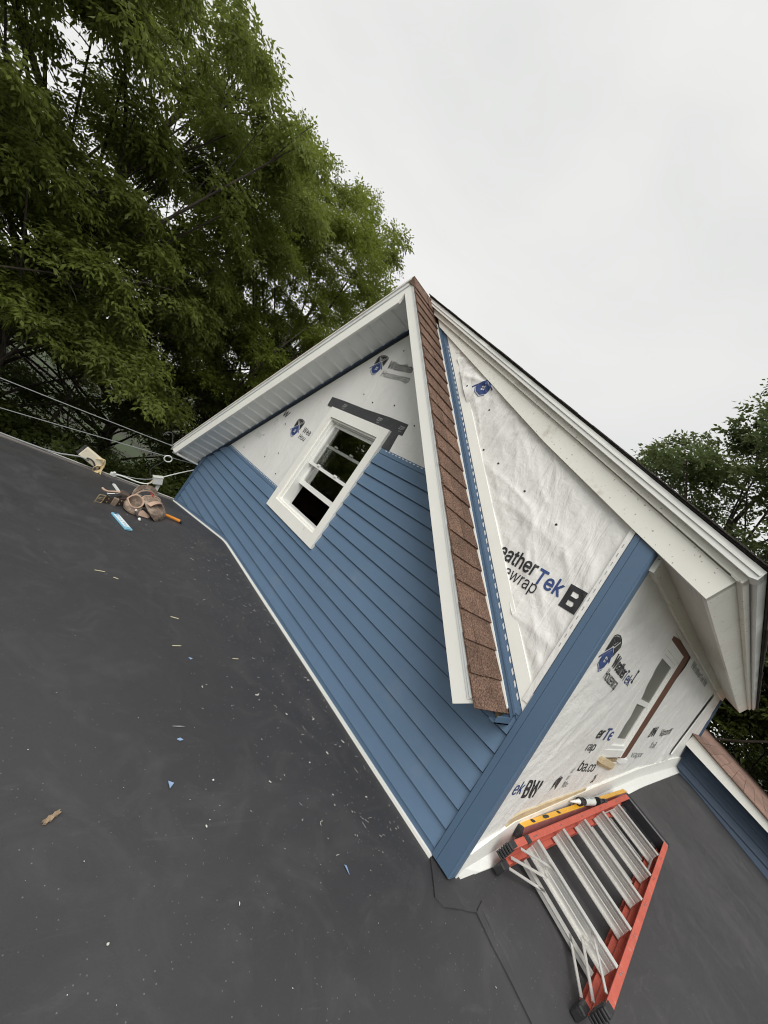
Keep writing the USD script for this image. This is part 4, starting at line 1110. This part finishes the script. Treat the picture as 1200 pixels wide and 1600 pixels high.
def pouch(rim, foot_pts, n=20):
    """Open leather pouch: skin between a rim loop and a foot loop."""
    R_, F_ = curve(list(rim) + [rim[0]], n + 1)[:-1], curve(list(foot_pts) + [foot_pts[0]], n + 1)[:-1]
    lv = [lerp(R_, F_, t) + (R_.mean(0) * 0 + 1) * 0 for t in (0, 0.25, 0.5, 0.75, 1.0)]
    ctr = lerp(R_.mean(0), F_.mean(0), 0.6)
    lv = [l + (l - lerp(R_.mean(0), F_.mean(0), t)) * 0.16 * math.sin(math.pi * t) for l, t in zip(lv, (0, .25, .5, .75, 1.0))]
    V = np.vstack(lv + [F_.mean(0)[None]])
    Fc = []
    for i in range(4):
        for j in range(n):
            a, b = i * n + j, i * n + (j + 1) % n
            Fc += [[a, b, b + n], [a, b + n, a + n]]
    c = 5 * n
    Fc += [[4 * n + j, 4 * n + (j + 1) % n, c] for j in range(n)]
    Fc = np.array(Fc)
    nor = np.cross(V[Fc[:, 1]] - V[Fc[:, 0]], V[Fc[:, 2]] - V[Fc[:, 0]])
    out_ = ((V[Fc].mean(1) - V.mean(0)) * nor).sum() > 0
    if not out_:
        Fc = Fc[:, ::-1]
    V2 = V + (V.mean(0) - V) * 0.06
    return [(V, Fc), (V2, Fc[:, ::-1])], R_


p1, r1 = pouch([(-0.945, 3.225, 0.095), (-0.87, 3.35, 0.118), (-0.770, 3.40, 0.098), (-0.785, 3.34, 0.060), (-0.90, 3.225, 0.055)],
               [(-0.865, 3.095, 0.030), (-0.775, 3.20, 0.050), (-0.690, 3.295, 0.022), (-0.715, 3.225, -0.014), (-0.80, 3.120, -0.012)])
pa = ob("pouch", p1, "leather", bag, smooth=50)
ob("pouch_rim", [tube(np.vstack([r1, r1[:1]]), 0.006, 6)], "leather_pale", pa)
p2, r2 = pouch([(-1.080, 3.13, 0.078), (-1.05, 3.20, 0.088), (-1.005, 3.22, 0.112), (-0.945, 3.20, 0.085), (-0.960, 3.14, 0.050), (-1.02, 3.09, 0.040)],
               [(-1.065, 3.12, -0.005), (-1.02, 3.20, 0.0), (-0.955, 3.20, 0.0), (-0.935, 3.14, -0.012), (-0.995, 3.075, -0.012)])
pb = ob("pouch", p2, "leather", bag, smooth=50)
ob("pouch_rim", [tube(np.vstack([r2, r2[:1]]), 0.007, 6), tube(curve([(-1.075, 3.128, 0.08), (-1.062, 3.105, 0.03), (-1.02, 3.085, 0.0), (-0.97, 3.10, -0.005)], 12), 0.006, 6)], "leather_pale", pb)
ob("flap", [hull([(-0.955, 3.09, -0.008), (-0.86, 3.125, -0.012), (-0.84, 3.16, 0.0), (-0.93, 3.14, 0.035), (-0.955, 3.11, 0.02)])], "leather_pale", bag)
sp = [lerp(r1[2], p1[0][0][42], t) for t in (0, .3, .6)]
ob("cross_strap", [ribbon(curve([(-0.905, 3.16, 0.085), (-0.83, 3.245, 0.113), (-0.755, 3.325, 0.088)], 10), 0.040, 0.006, (0, 0, 1))], "leather_pale", bag)
ob("handle_loop", [ribbon(curve([(-1.02, 3.27, 0.08), (-1.005, 3.31, 0.145), (-0.93, 3.37, 0.172), (-0.85, 3.42, 0.155), (-0.80, 3.44, 0.09)], 24), 0.034, 0.006, (0.5, -0.8, 0.3))], "leather", bag)
ob("handle_loop", [ribbon(curve([(-1.01, 3.25, 0.075), (-0.99, 3.28, 0.13), (-0.92, 3.33, 0.155), (-0.85, 3.38, 0.135), (-0.81, 3.39, 0.08)], 24), 0.010, 0.006, (0.5, -0.8, 0.3))], "leather_pale", bag)
ob("back_panel", [hull([(-1.05, 3.25, -0.015), (-0.80, 3.44, -0.02), (-0.80, 3.44, 0.075), (-1.05, 3.26, 0.085), (-1.04, 3.27, 0.03), (-0.81, 3.45, 0.02)])], "leather_dark", bag)
ob("holder", [rbox((-1.12, 3.22, -0.015), (-1.045, 3.30, 0.085), 0.012)], "leather_dark", bag)

pl = thing("pliers", "black handled pliers sticking out left of the tool belt", "pliers", (-1.2, 3.25, 0.05))
ob("handle", [tube(curve([(-1.252, 3.25, 0.046), (-1.225, 3.235, 0.040), (-1.17, 3.255, 0.048), (-1.11, 3.26, 0.065)], 12), 0.0085, 8)], "leather_pale", pl, smooth=50)
ob("handle", [tube(curve([(-1.215, 3.195, 0.030), (-1.19, 3.175, 0.028), (-1.13, 3.20, 0.045), (-1.09, 3.25, 0.065)], 12), 0.0075, 8)], "plastic_black", pl, smooth=50)
ob("jaw", [tube([(-1.21, 3.21, 0.03), (-1.16, 3.215, 0.05), (-1.10, 3.25, 0.06)], 0.005, 6)], "steel_bolt", pl)
kn = thing("utility_knife", "grey utility knife standing in the tool belt holder", "knife", (-1.15, 3.38, 0.045))
ob("handle", [beam((-1.165, 3.40, 0.070), (-1.120, 3.30, 0.055), 0.022, 0.012)], "box_grey", kn)
ob("grip", [beam((-1.176, 3.425, 0.074), (-1.163, 3.396, 0.070), 0.024, 0.014)], "rubber_black", kn)
ham = thing("hammer", "hammer with an orange handle under the right end of the tool belt", "hammer", (-0.60, 3.36, 0.0))
ob("handle", [tube([(-0.675, 3.358, 0.004), (-0.64, 3.362, 0.003), (-0.58, 3.366, 0.0), (-0.525, 3.368, -0.003)], [0.012, 0.014, 0.014, 0.0155], 12)], "hammer_orange", ham, smooth=50)
ob("grip_end", [tube([(-0.527, 3.368, -0.003), (-0.500, 3.370, -0.004)], [0.0165, 0.0165], 12)], "rubber_black", ham, smooth=50)
ob("neck", [tube([(-0.745, 3.338, 0.008), (-0.672, 3.358, 0.004)], [0.010, 0.0105], 10)], "steel_bolt", ham, smooth=50)
ob("head", [tube([(-0.748, 3.285, 0.010), (-0.748, 3.33, 0.012), (-0.748, 3.40, 0.010)], [0.014, 0.012, 0.006], 10)], "steel_bolt", ham, smooth=50)
sn = thing("snips", "small cutters with a white tipped handle in front of the pouches", "cutters", (-0.97, 3.06, 0.0))
ob("handle", [tube(curve([(-0.995, 3.120, 0.020), (-0.982, 3.075, 0.012), (-0.963, 3.020, 0.000), (-0.955, 3.003, -0.004)], 10), 0.0085, 8)], "rubber_black", sn, smooth=50)
ob("tip", [tube([(-0.957, 3.007, -0.004), (-0.949, 2.990, -0.006)], [0.011, 0.009], 8), tube([(-0.992, 3.11, 0.026), (-0.984, 3.085, 0.024)], [0.008, 0.009], 8)], "nozzle_white", sn, smooth=50)
for nm_, a, b, m_, lab in (("pencil", (-0.90, 3.36, 0.15), (-0.83, 3.34, 0.10), "pencil_red", "red carpenter pencil sticking up behind the right pouch"), ("chisel", (-1.03, 3.28, 0.10), (-0.90, 3.33, 0.09), "steel_bolt", "steel chisel lying across the tops of the pouches")):
    t = thing(nm_, lab, nm_, a)
    ob("shaft", [tube([a, lerp(a, b, .7)], 0.006, 6)], m_, t)
    ob("tip", [tube([lerp(a, b, .7), b], [0.006, 0.002], 6)], "brass" if nm_ == "pencil" else "hammer_orange", t)

pk = thing("torpedo_level", "short pale blue and white level lying flat in front of the tool belt", "spirit level", (-1.11, 2.81, -0.018))
pd = np.array([0.082, -0.232, 0.0]); pL = np.linalg.norm(pd); pd /= pL
PX = (pd, np.array([-pd[1], pd[0], 0]), Z0)
po = np.array([-1.151, 2.930, -0.0165])
ob("body", [rbox((0, -0.029, 0), (pL, 0.029, 0.014), 0.002, PX, po)], "pack_blue", pk)
ob("face_plate", [rbox((0.030, -0.024, 0.013), (pL - 0.035, 0.024, 0.0152), 0.0006, PX, po)], "print_white", pk)
ob("print_marks", [obx(po, PX, (0.045 + 0.034 * i, -0.016 + 0.004 * (i % 2), 0.0150), (0.060 + 0.034 * i, 0.012 - 0.006 * (i % 3), 0.0158)) for i in range(5)], "pack_blue", pk)
ob("badge", [obx(po, PX, (0.006, -0.012, 0.0138), (0.024, 0.012, 0.0146))], "ink_blue", pk)

# ================================================================== cables and boxes along the roof edge
tb = thing("cable_box", "tan service box with a coil of rope and wire at the roof edge", "box", (-1.07, 5.22, -0.30))
bxx = np.array([0.95, -0.20, -0.25]); bxx /= np.linalg.norm(bxx)
bz = np.array([0.26, 0.05, 0.97]); bz -= bxx * (bz @ bxx); bz /= np.linalg.norm(bz)
by = np.cross(bz, bxx)
BX = (bxx, by, bz)
bo = np.array([-1.075, 5.235, -0.255])
ob("case", [rbox((-0.125, -0.03, -0.065), (0.125, 0.05, 0.065), 0.006, BX, bo)], "box_tan", tb)
ob("cover", [rbox((-0.118, -0.038, -0.058), (0.118, -0.029, 0.058), 0.003, BX, bo)], "box_tan", tb)
ob("back_plate", [rbox((-0.16, 0.05, -0.075), (0.10, 0.075, 0.06), 0.006, BX, bo)], "rubber_black", tb)
for i in range(4):
    c = np.array([-0.985 + 0.006 * i, 5.165 + 0.006 * i, -0.335 + 0.005 * i])
    a = np.linspace(0, 2 * math.pi, 22)
    ob("rope_coil", [tube(c + np.stack([0.036 * np.cos(a), 0.01 * np.sin(a * 2 + i), 0.048 * np.sin(a + 0.3 * i)], 1), 0.0055, 6)], "rope_tan", tb)
ob("rope_end", [tube(curve([(-1.02, 5.17, -0.22), (-0.97, 5.155, -0.20), (-0.945, 5.165, -0.26), (-0.94, 5.15, -0.34), (-0.92, 5.13, -0.385), (-0.86, 5.14, -0.37)], 26), 0.009, 6), tube(curve([(-1.05, 5.18, -0.23), (-1.0, 5.16, -0.21), (-0.95, 5.17, -0.31), (-0.93, 5.15, -0.37)], 20), 0.006, 6)], "rope_tan", tb)
gb = thing("junction_box", "small pale grey junction box on a short post behind the tool belt", "box", (-0.30, 5.25, -0.36))
ob("case", [rbox((-0.06, -0.04, -0.05), (0.055, 0.05, 0.045), 0.005, (np.array([0.93, 0, 0.36]), Y0, np.array([-0.36, 0, 0.93])), (-0.325, 5.235, -0.165))], "box_grey", gb)
ob("lid", [rbox((-0.063, -0.045, 0.044), (0.058, 0.054, 0.052), 0.003, (np.array([0.93, 0, 0.36]), Y0, np.array([-0.36, 0, 0.93])), (-0.325, 5.235, -0.165))], "box_grey", gb)
ob("post", [beam((-0.285, 5.245, -0.20), (-0.235, 5.245, -0.60), 0.04, 0.035, up=(0, 1, 0))], "box_grey", gb)
cb = thing("socket", "grey plug connector between two cables on the roof edge", "connector", (-0.80, 5.2, -0.33))
ob("body", [rbox((-0.835, 5.19, -0.355), (-0.765, 5.24, -0.305), 0.010)], "box_grey", cb)
ob("clip", [rbox((-0.815, 5.185, -0.312), (-0.785, 5.215, -0.285), 0.006)], "cable_white", cb)


def cable(label, pts, r, m_, name="cable", k=40):
    return ob(name, [tube(curve(pts, k), r, 6)], m_, None, smooth=60, label=label, cat="cable")


cable("white cable sagging between the tan box and the grey junction box", [(-0.80, 5.22, -0.325), (-0.67, 5.22, -0.300), (-0.53, 5.22, -0.293), (-0.43, 5.215, -0.268), (-0.37, 5.22, -0.205)], 0.0095, "cable_white")
cable("thin grey cable just above the sagging white one", [(-0.80, 5.235, -0.315), (-0.64, 5.235, -0.285), (-0.52, 5.235, -0.250), (-0.385, 5.235, -0.175)], 0.006, "cable_grey")
cable("pale cable rising from the grey junction box to the house corner", [(-0.30, 5.235, -0.105), (-0.17, 5.22, 0.037), (-0.02, 5.205, 0.185)], 0.0075, "cable_white", k=20)
cable("thin wire curving down from the junction box to the tool belt", [(-0.385, 5.20, -0.18), (-0.415, 5.18, -0.27), (-0.43, 5.16, -0.36)], 0.004, "rope_tan", k=16)
cable("thick grey cable running left along the roof edge from the tan box", [(-1.10, 5.20, -0.285), (-1.20, 5.21, -0.292), (-1.33, 5.22, -0.345), (-1.6, 5.24, -0.395), (-2.2, 5.25, -0.43), (-4.5, 5.25, -0.58)], 0.0105, "cable_grey")
cable("black cable looping over the front of the tan box", [(-1.13, 5.19, -0.27), (-1.08, 5.17, -0.262), (-1.03, 5.165, -0.30), (-1.01, 5.16, -0.36)], 0.009, "cable_dark", k=20)


def wire(label, pts, r, m_="cable_grey"):
    return ob("overhead_wire", [tube(curve(pts, 60), r, 5)], m_, None, smooth=60, label=label, cat="wire")


wire("upper overhead wire meeting the white eave", [(-0.36, 5.40, 0.305), (-0.80, 5.44, 0.240), (-2.14, 5.55, 0.055), (-6.0, 5.9, -0.40), (-14.0, 6.6, -0.9)], 0.0055, "cable_grey")
wire("lower overhead wire running to the house corner under the eave", [(-0.03, 5.22, 0.260), (-0.40, 5.24, 0.170), (-1.23, 5.30, -0.020), (-2.0, 5.40, -0.205), (-6.0, 5.7, -0.95), (-14.0, 6.6, -1.9)], 0.005, "cable_grey")
a = np.linspace(0, 2 * math.pi, 24)
ob("insulator_ring", [tube(np.array([-0.372, 5.235, 0.150]) + np.stack([0.050 * np.cos(a), 0.01 * np.cos(a), 0.042 * np.sin(a)], 1), 0.0085, 8, False)], "cable_white", None, smooth=60, label="white ring hanging on the lower wire near the eave", cat="ring")
wire("thin drop wire hanging from the white ring to the junction box", [(-0.40, 5.235, 0.11), (-0.43, 5.235, 0.03), (-0.47, 5.24, -0.08), (-0.42, 5.24, -0.15)], 0.004, "cable_dark")
ob("wire_clamp", [tube(curve([(-0.37, 5.41, 0.31), (-0.42, 5.42, 0.40), (-0.47, 5.42, 0.45), (-0.52, 5.42, 0.42), (-0.53, 5.42, 0.36)], 20), 0.006, 6), tube([(-0.45, 5.41, 0.285), (-0.35, 5.41, 0.315)], 0.010, 8)], "cable_dark", None, smooth=60, label="grey curved cable clamp at the tip of the eave", cat="clamp")

# ================================================================== debris on the membrane
def chip(name, x, y, pts, m_, label, cat_name="scrap", rot=0.0, th=0.002, curl=0.0):
    c, s_ = math.cos(rot), math.sin(rot)
    p = [(x + a * c - b * s_, y + a * s_ + b * c) for a, b in pts]
    v, f = extr(Polygon(p).buffer(0), 0.0, th)
    v = v.copy()
    v[:, 2] += hf(v[:, 0], v[:, 1]) + 0.003 + curl * ((v[:, 0] - x) ** 2 + (v[:, 1] - y) ** 2) * 30
    ob(name, [(v, f)], m_, None, label=label, cat=cat_name)


chip("wood_scrap", -1.523, 0.449, [(-.027, -.003), (-.020, -.008), (-.011, -.006), (-.006, -.009), (.006, -.005), (.012, -.007), (.025, -.005), (.021, -.001), (.028, .003), (.012, .006), (.004, .003), (-.006, .007), (-.012, .004), (-.024, .005), (-.021, .001)], "weathered_wood", "splintered brown wood scrap alone at the left of the roof", rot=0.65, th=0.006)
chip("siding_scrap", -1.170, 0.530, [(-.011, .010), (.010, .010), (.002, -.016)], "scrap_blue", "triangular light blue siding offcut in the middle of the roof", rot=-.45, th=0.002, curl=.3)
chip("siding_scrap", -0.561, 0.136, [(-.006, .014), (.004, .012), (.003, -.022)], "scrap_blue", "slim blue siding sliver nearest the house corner", rot=-0.3, th=0.002, curl=.3)
chip("siding_scrap", -1.091, 0.729, [(-.012, .004), (.004, .008), (.013, -.004), (-.002, -.006)], "scrap_blue", "small folded blue grey siding flake left of the paint chips", rot=.2)
chip("siding_scrap", -1.082, 0.795, [(-.026, -.004), (.0, -.001), (.026, .008), (.004, .004)], "ink_grey", "narrow grey sliver just above the folded siding flake", rot=-.2)
chip("siding_scrap", -0.917, 1.260, [(-.010, .006), (.012, .006), (.001, -.008)], "scrap_blue", "tiny pale blue chip beyond the triangular offcut", rot=-.2)
big = [(-0.600, 1.050, 0.05), (-0.738, 0.514, 0.020), (-0.997, 0.540, 0.012), (-0.107, 1.233, 0.05), (-0.255, 0.902, 0.034), (-0.133, 0.757, 0.036), (-0.459, 0.613, 0.016), (-0.452, 0.927, 0.03), (-1.078, 0.375, 0.016), (-0.281, 2.51, 0.022), (-0.906, 1.059, 0.018), (-0.30, 0.66, 0.03), (-0.216, 0.412, 0.012), (-1.40, 0.12, 0.005)]
words_ = ["curled white shaving between the wall and the blue flake", "short white peel close to the folded wood fibre", "small pale crumb right of the triangular offcut", "long white caulk string touching the wall foot", "white caulk shred an arm's length from the wall", "forked white caulk peel beside the base flashing", "round white paint chip among specks", "pale ragged caulk smear near the wall", "ring shaped cluster of pale fibres on the roof", "yellowish chip by the kink of the wall foot", "small grey lint near the tiny blue chip", "thin curved white strip among specks by the wall", "white crumb nearest the corner post", "lone white crumb toward the front of the roof"]
for (x, y, L_), lb in zip(big, words_):
    k = 9
    a0 = rng.uniform(0, 6.28)
    pts, w_ = [], []
    px, py = x, y
    for i in range(k):
        a0 += rng.uniform(-0.8, 0.8)
        px += math.cos(a0) * L_ * 0.7 / k; py += math.sin(a0) * L_ * 0.7 / k
        pts.append((px, py, float(hf(px, py)) + 0.003 + 0.004 * rng.random()))
        w_.append(rng.uniform(0.0009, 0.0032))
    w_[0] = w_[-1] = 0.001
    ob("caulk_shred", [tube(curve(pts, 16), np.interp(np.linspace(0, 1, 16), np.linspace(0, 1, k), w_), 5)], "scrap_white", None, label=lb, cat="scrap")
for (x, y, r_), lb in zip(((-1.315, 1.932, .03), (-1.23, 1.90, .014), (-0.975, 1.348, .028), (-0.93, 1.62, .026), (-0.62, 1.33, .022)), ("pair of straw coloured slivers far out on the roof, longer one", "short straw coloured sliver beside a longer one", "straw sliver lying well in from the wall", "bright straw sliver above the tiny blue chip", "fine tan splinter pointing at the wall")):
    chip("wood_splinter", x, y, [(-r_, -.002), (r_, -.0012), (r_ * .9, .002), (-r_ * .8, .0026)], "scrap_straw", lb, rot=rng.uniform(-.4, .9), th=0.003)
# countless specks and shavings
vv, ff, n_ = [], [], 0
for i in range(1100):
    if i < 800:
        y = rng.uniform(0.1, 3.2); x = -abs(rng.normal(0, 0.42)) - 0.04
    else:
        x, y = rng.uniform(-2.6, 0), rng.uniform(-0.6, 3.6)
    r_ = 0.0008 + 0.0018 * rng.random() ** 4
    a = rng.uniform(0, 6.28)
    st_ = rng.uniform(1, 3)
    q = [(math.cos(t) * r_ * st_, math.sin(t) * r_) for t in np.arange(5) * 1.2566 + a]
    c, s_ = math.cos(a), math.sin(a)
    z = float(hf(x, y)) + 0.0035
    V = np.array([[x + p * c - w * s_, y + p * s_ + w * c, z + rng.uniform(0, .0015)] for p, w in q])
    vv.append(V); ff.append(np.array([[0, 1, 2], [0, 2, 3], [0, 3, 4]]) + n_); n_ += 5
ob("paint_chips", [(np.vstack(vv), np.vstack(ff))], "scrap_white", None, kind="stuff", label="fine pale paint chips and caulk crumbs scattered along the foot of the wall", cat="debris")

fib = []
for i in range(80):
    y = rng.uniform(0.15, 2.9); x = -abs(rng.normal(0, 0.30)) - 0.05
    if i > 80:
        x, y = rng.uniform(-0.9, -0.2), rng.uniform(0.5, 2.4)
    a0, L_ = rng.uniform(0, 6.28), rng.uniform(0.010, 0.045)
    pts = []
    for k in range(5):
        a0 += rng.uniform(-1.0, 1.0)
        x += math.cos(a0) * L_ / 5; y += math.sin(a0) * L_ / 5
        pts.append((x, y, float(hf(x, y)) + 0.0035 + 0.002 * rng.random()))
    r_ = rng.uniform(0.0004, 0.0010)
    fib.append(tube(curve(pts, 9), r_ * np.array([.5, 1, 1.2, 1, .8, 1.1, 1.3, .9, .4]), 4))
ob("caulk_fibres", fib, "scrap_white", None, kind="stuff", label="hair thin white caulk fibres strewn along the foot of the wall", cat="debris")

# ================================================================== TREES
HERE = np.array([-2.1, -0.6, 1.2])


def pol(az, el, d):
    a, e = math.radians(az), math.radians(el)
    return HERE + d * np.array([math.sin(a) * math.cos(e), math.cos(a) * math.cos(e), math.sin(e)])


def leaves_mesh(clumps, per, size, r_, droop=0.35, leaflets=7, aspect=0.38):
    """Leaf sprays through ellipsoidal clumps [(centre, radii)]: every leaf a folded diamond."""
    C_, D_ = [], []
    for c, rad in clumps:
        c, rad = np.asarray(c, float), np.asarray(rad, float)
        m = 9
        sd_ = r_.normal(size=(m, 3)); sd_ /= np.linalg.norm(sd_, axis=1, keepdims=True)
        sd_[:, 2] = np.where(sd_[:, 2] < -0.35, -sd_[:, 2] * 0.6, sd_[:, 2])
        n = int(per * (rad[0] * rad[1] * rad[2]) ** (2 / 3) / m)
        for q in range(m):
            sr = rad * r_.uniform(0.30, 0.52)
            sc = c + sd_[q] * (rad - sr * 0.5) * r_.uniform(0.55, 1.08)
            d = r_.normal(size=(n, 3)); d /= np.linalg.norm(d, axis=1, keepdims=True)
            d[:, 2] = np.where(d[:, 2] < -0.25, -d[:, 2] * 0.5, d[:, 2])
            rr_ = r_.uniform(0.1, 1.0, n) ** 0.5
            lob = 0.70 + 0.6 * meshkit.noise(d * 2.3 + sc * 1.7, 4)
            C_.append(sc + d * (rr_ * lob)[:, None] * sr * [1, 1, 0.75])
            D_.append(d * 0.6 + sd_[q] * 0.5)
    P, D = np.vstack(C_), np.vstack(D_)
    n = len(P)
    st_ = D * 0.7 + r_.normal(size=(n, 3)) * 0.45
    st_[:, 2] -= droop
    st_ /= np.linalg.norm(st_, axis=1, keepdims=True)
    sd = np.cross(st_, [0, 0, 1.0]) + 1e-6
    sd /= np.linalg.norm(sd, axis=1, keepdims=True)
    V = []
    for j in range(leaflets):
        s = (j // 2 + 0.4) / (leaflets / 2)
        side = 0 if j == leaflets - 1 else (1 if j % 2 else -1)
        base = P + st_ * (s * size * 2.6)[..., None] if np.ndim(s) else P + st_ * (s * size * 2.6)
        dr = st_ * (0.55 if side else 1.0) + sd * side * 0.9 + r_.normal(size=(n, 3)) * 0.22
        dr[:, 2] -= droop * 0.6
        dr /= np.linalg.norm(dr, axis=1, keepdims=True)
        wv = np.cross(dr, r_.normal(size=(n, 3)) * 0.8 + [0, -0.15, 0.8])
        wv /= np.linalg.norm(wv, axis=1, keepdims=True) + 1e-9
        nv = np.cross(wv, dr)
        L_ = size * r_.uniform(0.7, 1.25, (n, 1))
        W_ = L_ * aspect * 0.5
        V.append(np.stack([base, base + dr * L_ * 0.42 + wv * W_ + nv * L_ * 0.05, base + dr * L_ - nv * L_ * 0.08, base + dr * L_ * 0.42 - wv * W_ + nv * L_ * 0.05], 1))
    V = np.vstack(V).reshape(-1, 3)
    k = np.arange(len(V) // 4)[:, None] * 4
    F = np.vstack([k + [0, 1, 2], k + [0, 2, 3]])
    return V, F


def tree(name, label, base, top, r0, clumps, per, size, leaf, seed, droop=0.35, aspect=0.38, group=None, limbs=1.0):
    r_ = np.random.default_rng(seed)
    base, top = np.asarray(base, float), np.asarray(top, float)
    t = thing(name, label, "tree", base, group)
    k = 10
    spine = np.array([lerp(base, top, s) + np.array([r_.normal() * 0.12, r_.normal() * 0.12, 0]) * min(s * 3, 1) for s in np.linspace(0, 1, k)])
    spine = curve(spine, 24)
    rad = r0 * (1 - np.linspace(0, 1, 24) ** 0.8 * 0.88)
    rad[0] *= 1.35
    tr = ob("trunk", [tube(spine, rad, 10)], "bark", t, smooth=60)
    br = []
    for c, rd in clumps:
        c = np.asarray(c)
        if r_.random() > limbs * 0.62:
            continue
        hz = np.clip((c[2] - base[2]) / max(top[2] - base[2], .1) * 0.75 - 0.12, 0.12, 0.95)
        i = int(hz * 23)
        s0 = spine[i]
        mid = lerp(s0, c, 0.5) + np.array([r_.normal() * .45, r_.normal() * .45, -0.35 + 0.9 * r_.random()])
        path = curve([s0, mid, c, c + (c - mid) * 0.08], 12)
        w0 = min(rad[i] * 0.45, 0.042)
        br.append(tube(path, np.linspace(w0, 0.010, 12), 6))
        for _ in range(3):
            q = path[r_.integers(6, 11)]
            e = c + r_.normal(size=3) * np.asarray(rd) * 0.6
            br.append(tube(curve([q, lerp(q, e, .5) + [0, 0, .08], e], 6), np.linspace(0.011, 0.004, 6), 4))
    ob("branches", br, "bark", t, smooth=60)
    ob("crown", [leaves_mesh(clumps, per, size, r_, droop, aspect=aspect)], leaf, t)
    return t


def clumps_polar(r_, n, az, el, dist, rad, keep=None, flat=0.8):
    out = []
    tries = 0
    while len(out) < n and tries < n * 60:
        tries += 1
        a, e, d = r_.uniform(*az), r_.uniform(*el), r_.uniform(*dist)
        if keep is not None and not keep(a, e, d):
            continue
        c = pol(a, e, d)
        s = r_.uniform(*rad)
        if all(np.linalg.norm(c - o[0]) > 0.62 * (s + o[1][0]) for o in out):
            out.append((c, (s, s, s * flat)))
    return out


ra = np.random.default_rng(101)
sky_a = lambda a, e, d: e < 27.5
clA = clumps_polar(ra, 120, (-26, 12), (-6, 29), (7.8, 12.5), (0.55, 1.15), lambda a, e, d: e < 27.2 + 2.6 * math.sin(a * 0.9 + 1))
tree("willow_tree", "tall drooping light green tree filling the upper left behind the flat roof", (-2.6, 10.6, -3.6), (-2.3, 10.2, 6.2), 0.26, clA, 620, 0.092, "leaf_willow", 1, droop=0.5, aspect=0.42)
rb_ = np.random.default_rng(102)
clB = clumps_polar(rb_, 74, (9, 26.2), (-2, 28.5), (10.5, 14.5), (0.6, 1.0), lambda a, e, d: e < 28.2 - 0.10 * max(0, a - 21) ** 2)
tree("maple_tree", "rounder yellow green tree between the drooping tree and the gable peak", (2.2, 11.6, -3.6), (2.3, 11.4, 6.0), 0.20, clB, 600, 0.080, "leaf_maple", 2, droop=0.4, aspect=0.5)
rc_ = np.random.default_rng(103)
clC = clumps_polar(rc_, 95, (-28, 32), (-16, 9), (10.5, 15.5), (0.8, 1.3))
tree("ash_tree", "dark shaded tree low behind the overhead wires", (0.6, 13.4, -3.6), (0.4, 13.2, 3.2), 0.22, clC, 360, 0.100, "leaf_dark", 3, droop=0.4, aspect=0.4)
for i, (x, y, hh, lb) in enumerate(((-4.6, 9.0, 2.6, "dark shrub left of the tan box beyond the roof edge"), (-2.4, 8.6, 2.5, "dark shrub directly behind the tan box"), (-0.4, 8.8, 2.7, "dark shrub behind the small grey junction box"), (1.5, 9.6, 3.0, "dark shrub hidden under the eave end"))):
    rs = np.random.default_rng(200 + i)
    t = thing("shrub", lb, "shrub", (x, y, -3.6))
    cl = [(np.array([x + rs.normal() * .55, y + rs.normal() * .5, -3.6 + rs.uniform(0.5, hh)]), (0.75, 0.75, 0.65)) for _ in range(16)]
    ob("stems", [tube([(x, y, -3.6), lerp((x, y, -3.6), c, .6) + rs.normal(size=3) * .08, c], [0.035, 0.025, 0.008], 5) for c, _ in cl], "bark", t)
    ob("foliage", [leaves_mesh(cl, 380, 0.11, rs, 0.35, aspect=0.5)], "leaf_dark", t)
rd_ = np.random.default_rng(104)
clE = clumps_polar(rd_, 66, (67.5, 100), (4, 33.5), (13.0, 17.5), (0.75, 1.25), lambda a, e, d: e < 20.5 + (a - 67) * 1.25, flat=0.6)
tree("oak_tree", "grey green spreading tree standing right beyond the dormer eave", (13.6, 2.0, -3.6), (13.4, 2.0, 9.0), 0.26, clE, 290, 0.13, "leaf_grey", 4, droop=0.25, aspect=0.55, limbs=1.0)
re_ = np.random.default_rng(105)
clF = clumps_polar(re_, 115, (78, 116), (-16, 12), (14.5, 20.0), (0.9, 1.5))
tree("hedge_tree", "dark broad tree behind the far wing roof", (14.5, -2.6, -3.6), (14.5, -2.6, 2.4), 0.30, clF, 270, 0.15, "leaf_dark", 5, droop=0.35, aspect=0.5)
rg_ = np.random.default_rng(106)
clG = clumps_polar(rg_, 90, (80, 118), (-13, 4), (22.0, 27.0), (1.2, 2.0))
tree("backdrop_tree", "far dark tree seen low between the eave end and the wing roof", (22.0, -3.0, -3.6), (22.0, -3.0, 1.5), 0.28, clG, 150, 0.17, "leaf_dark", 6, droop=0.35, aspect=0.55, limbs=0.5)
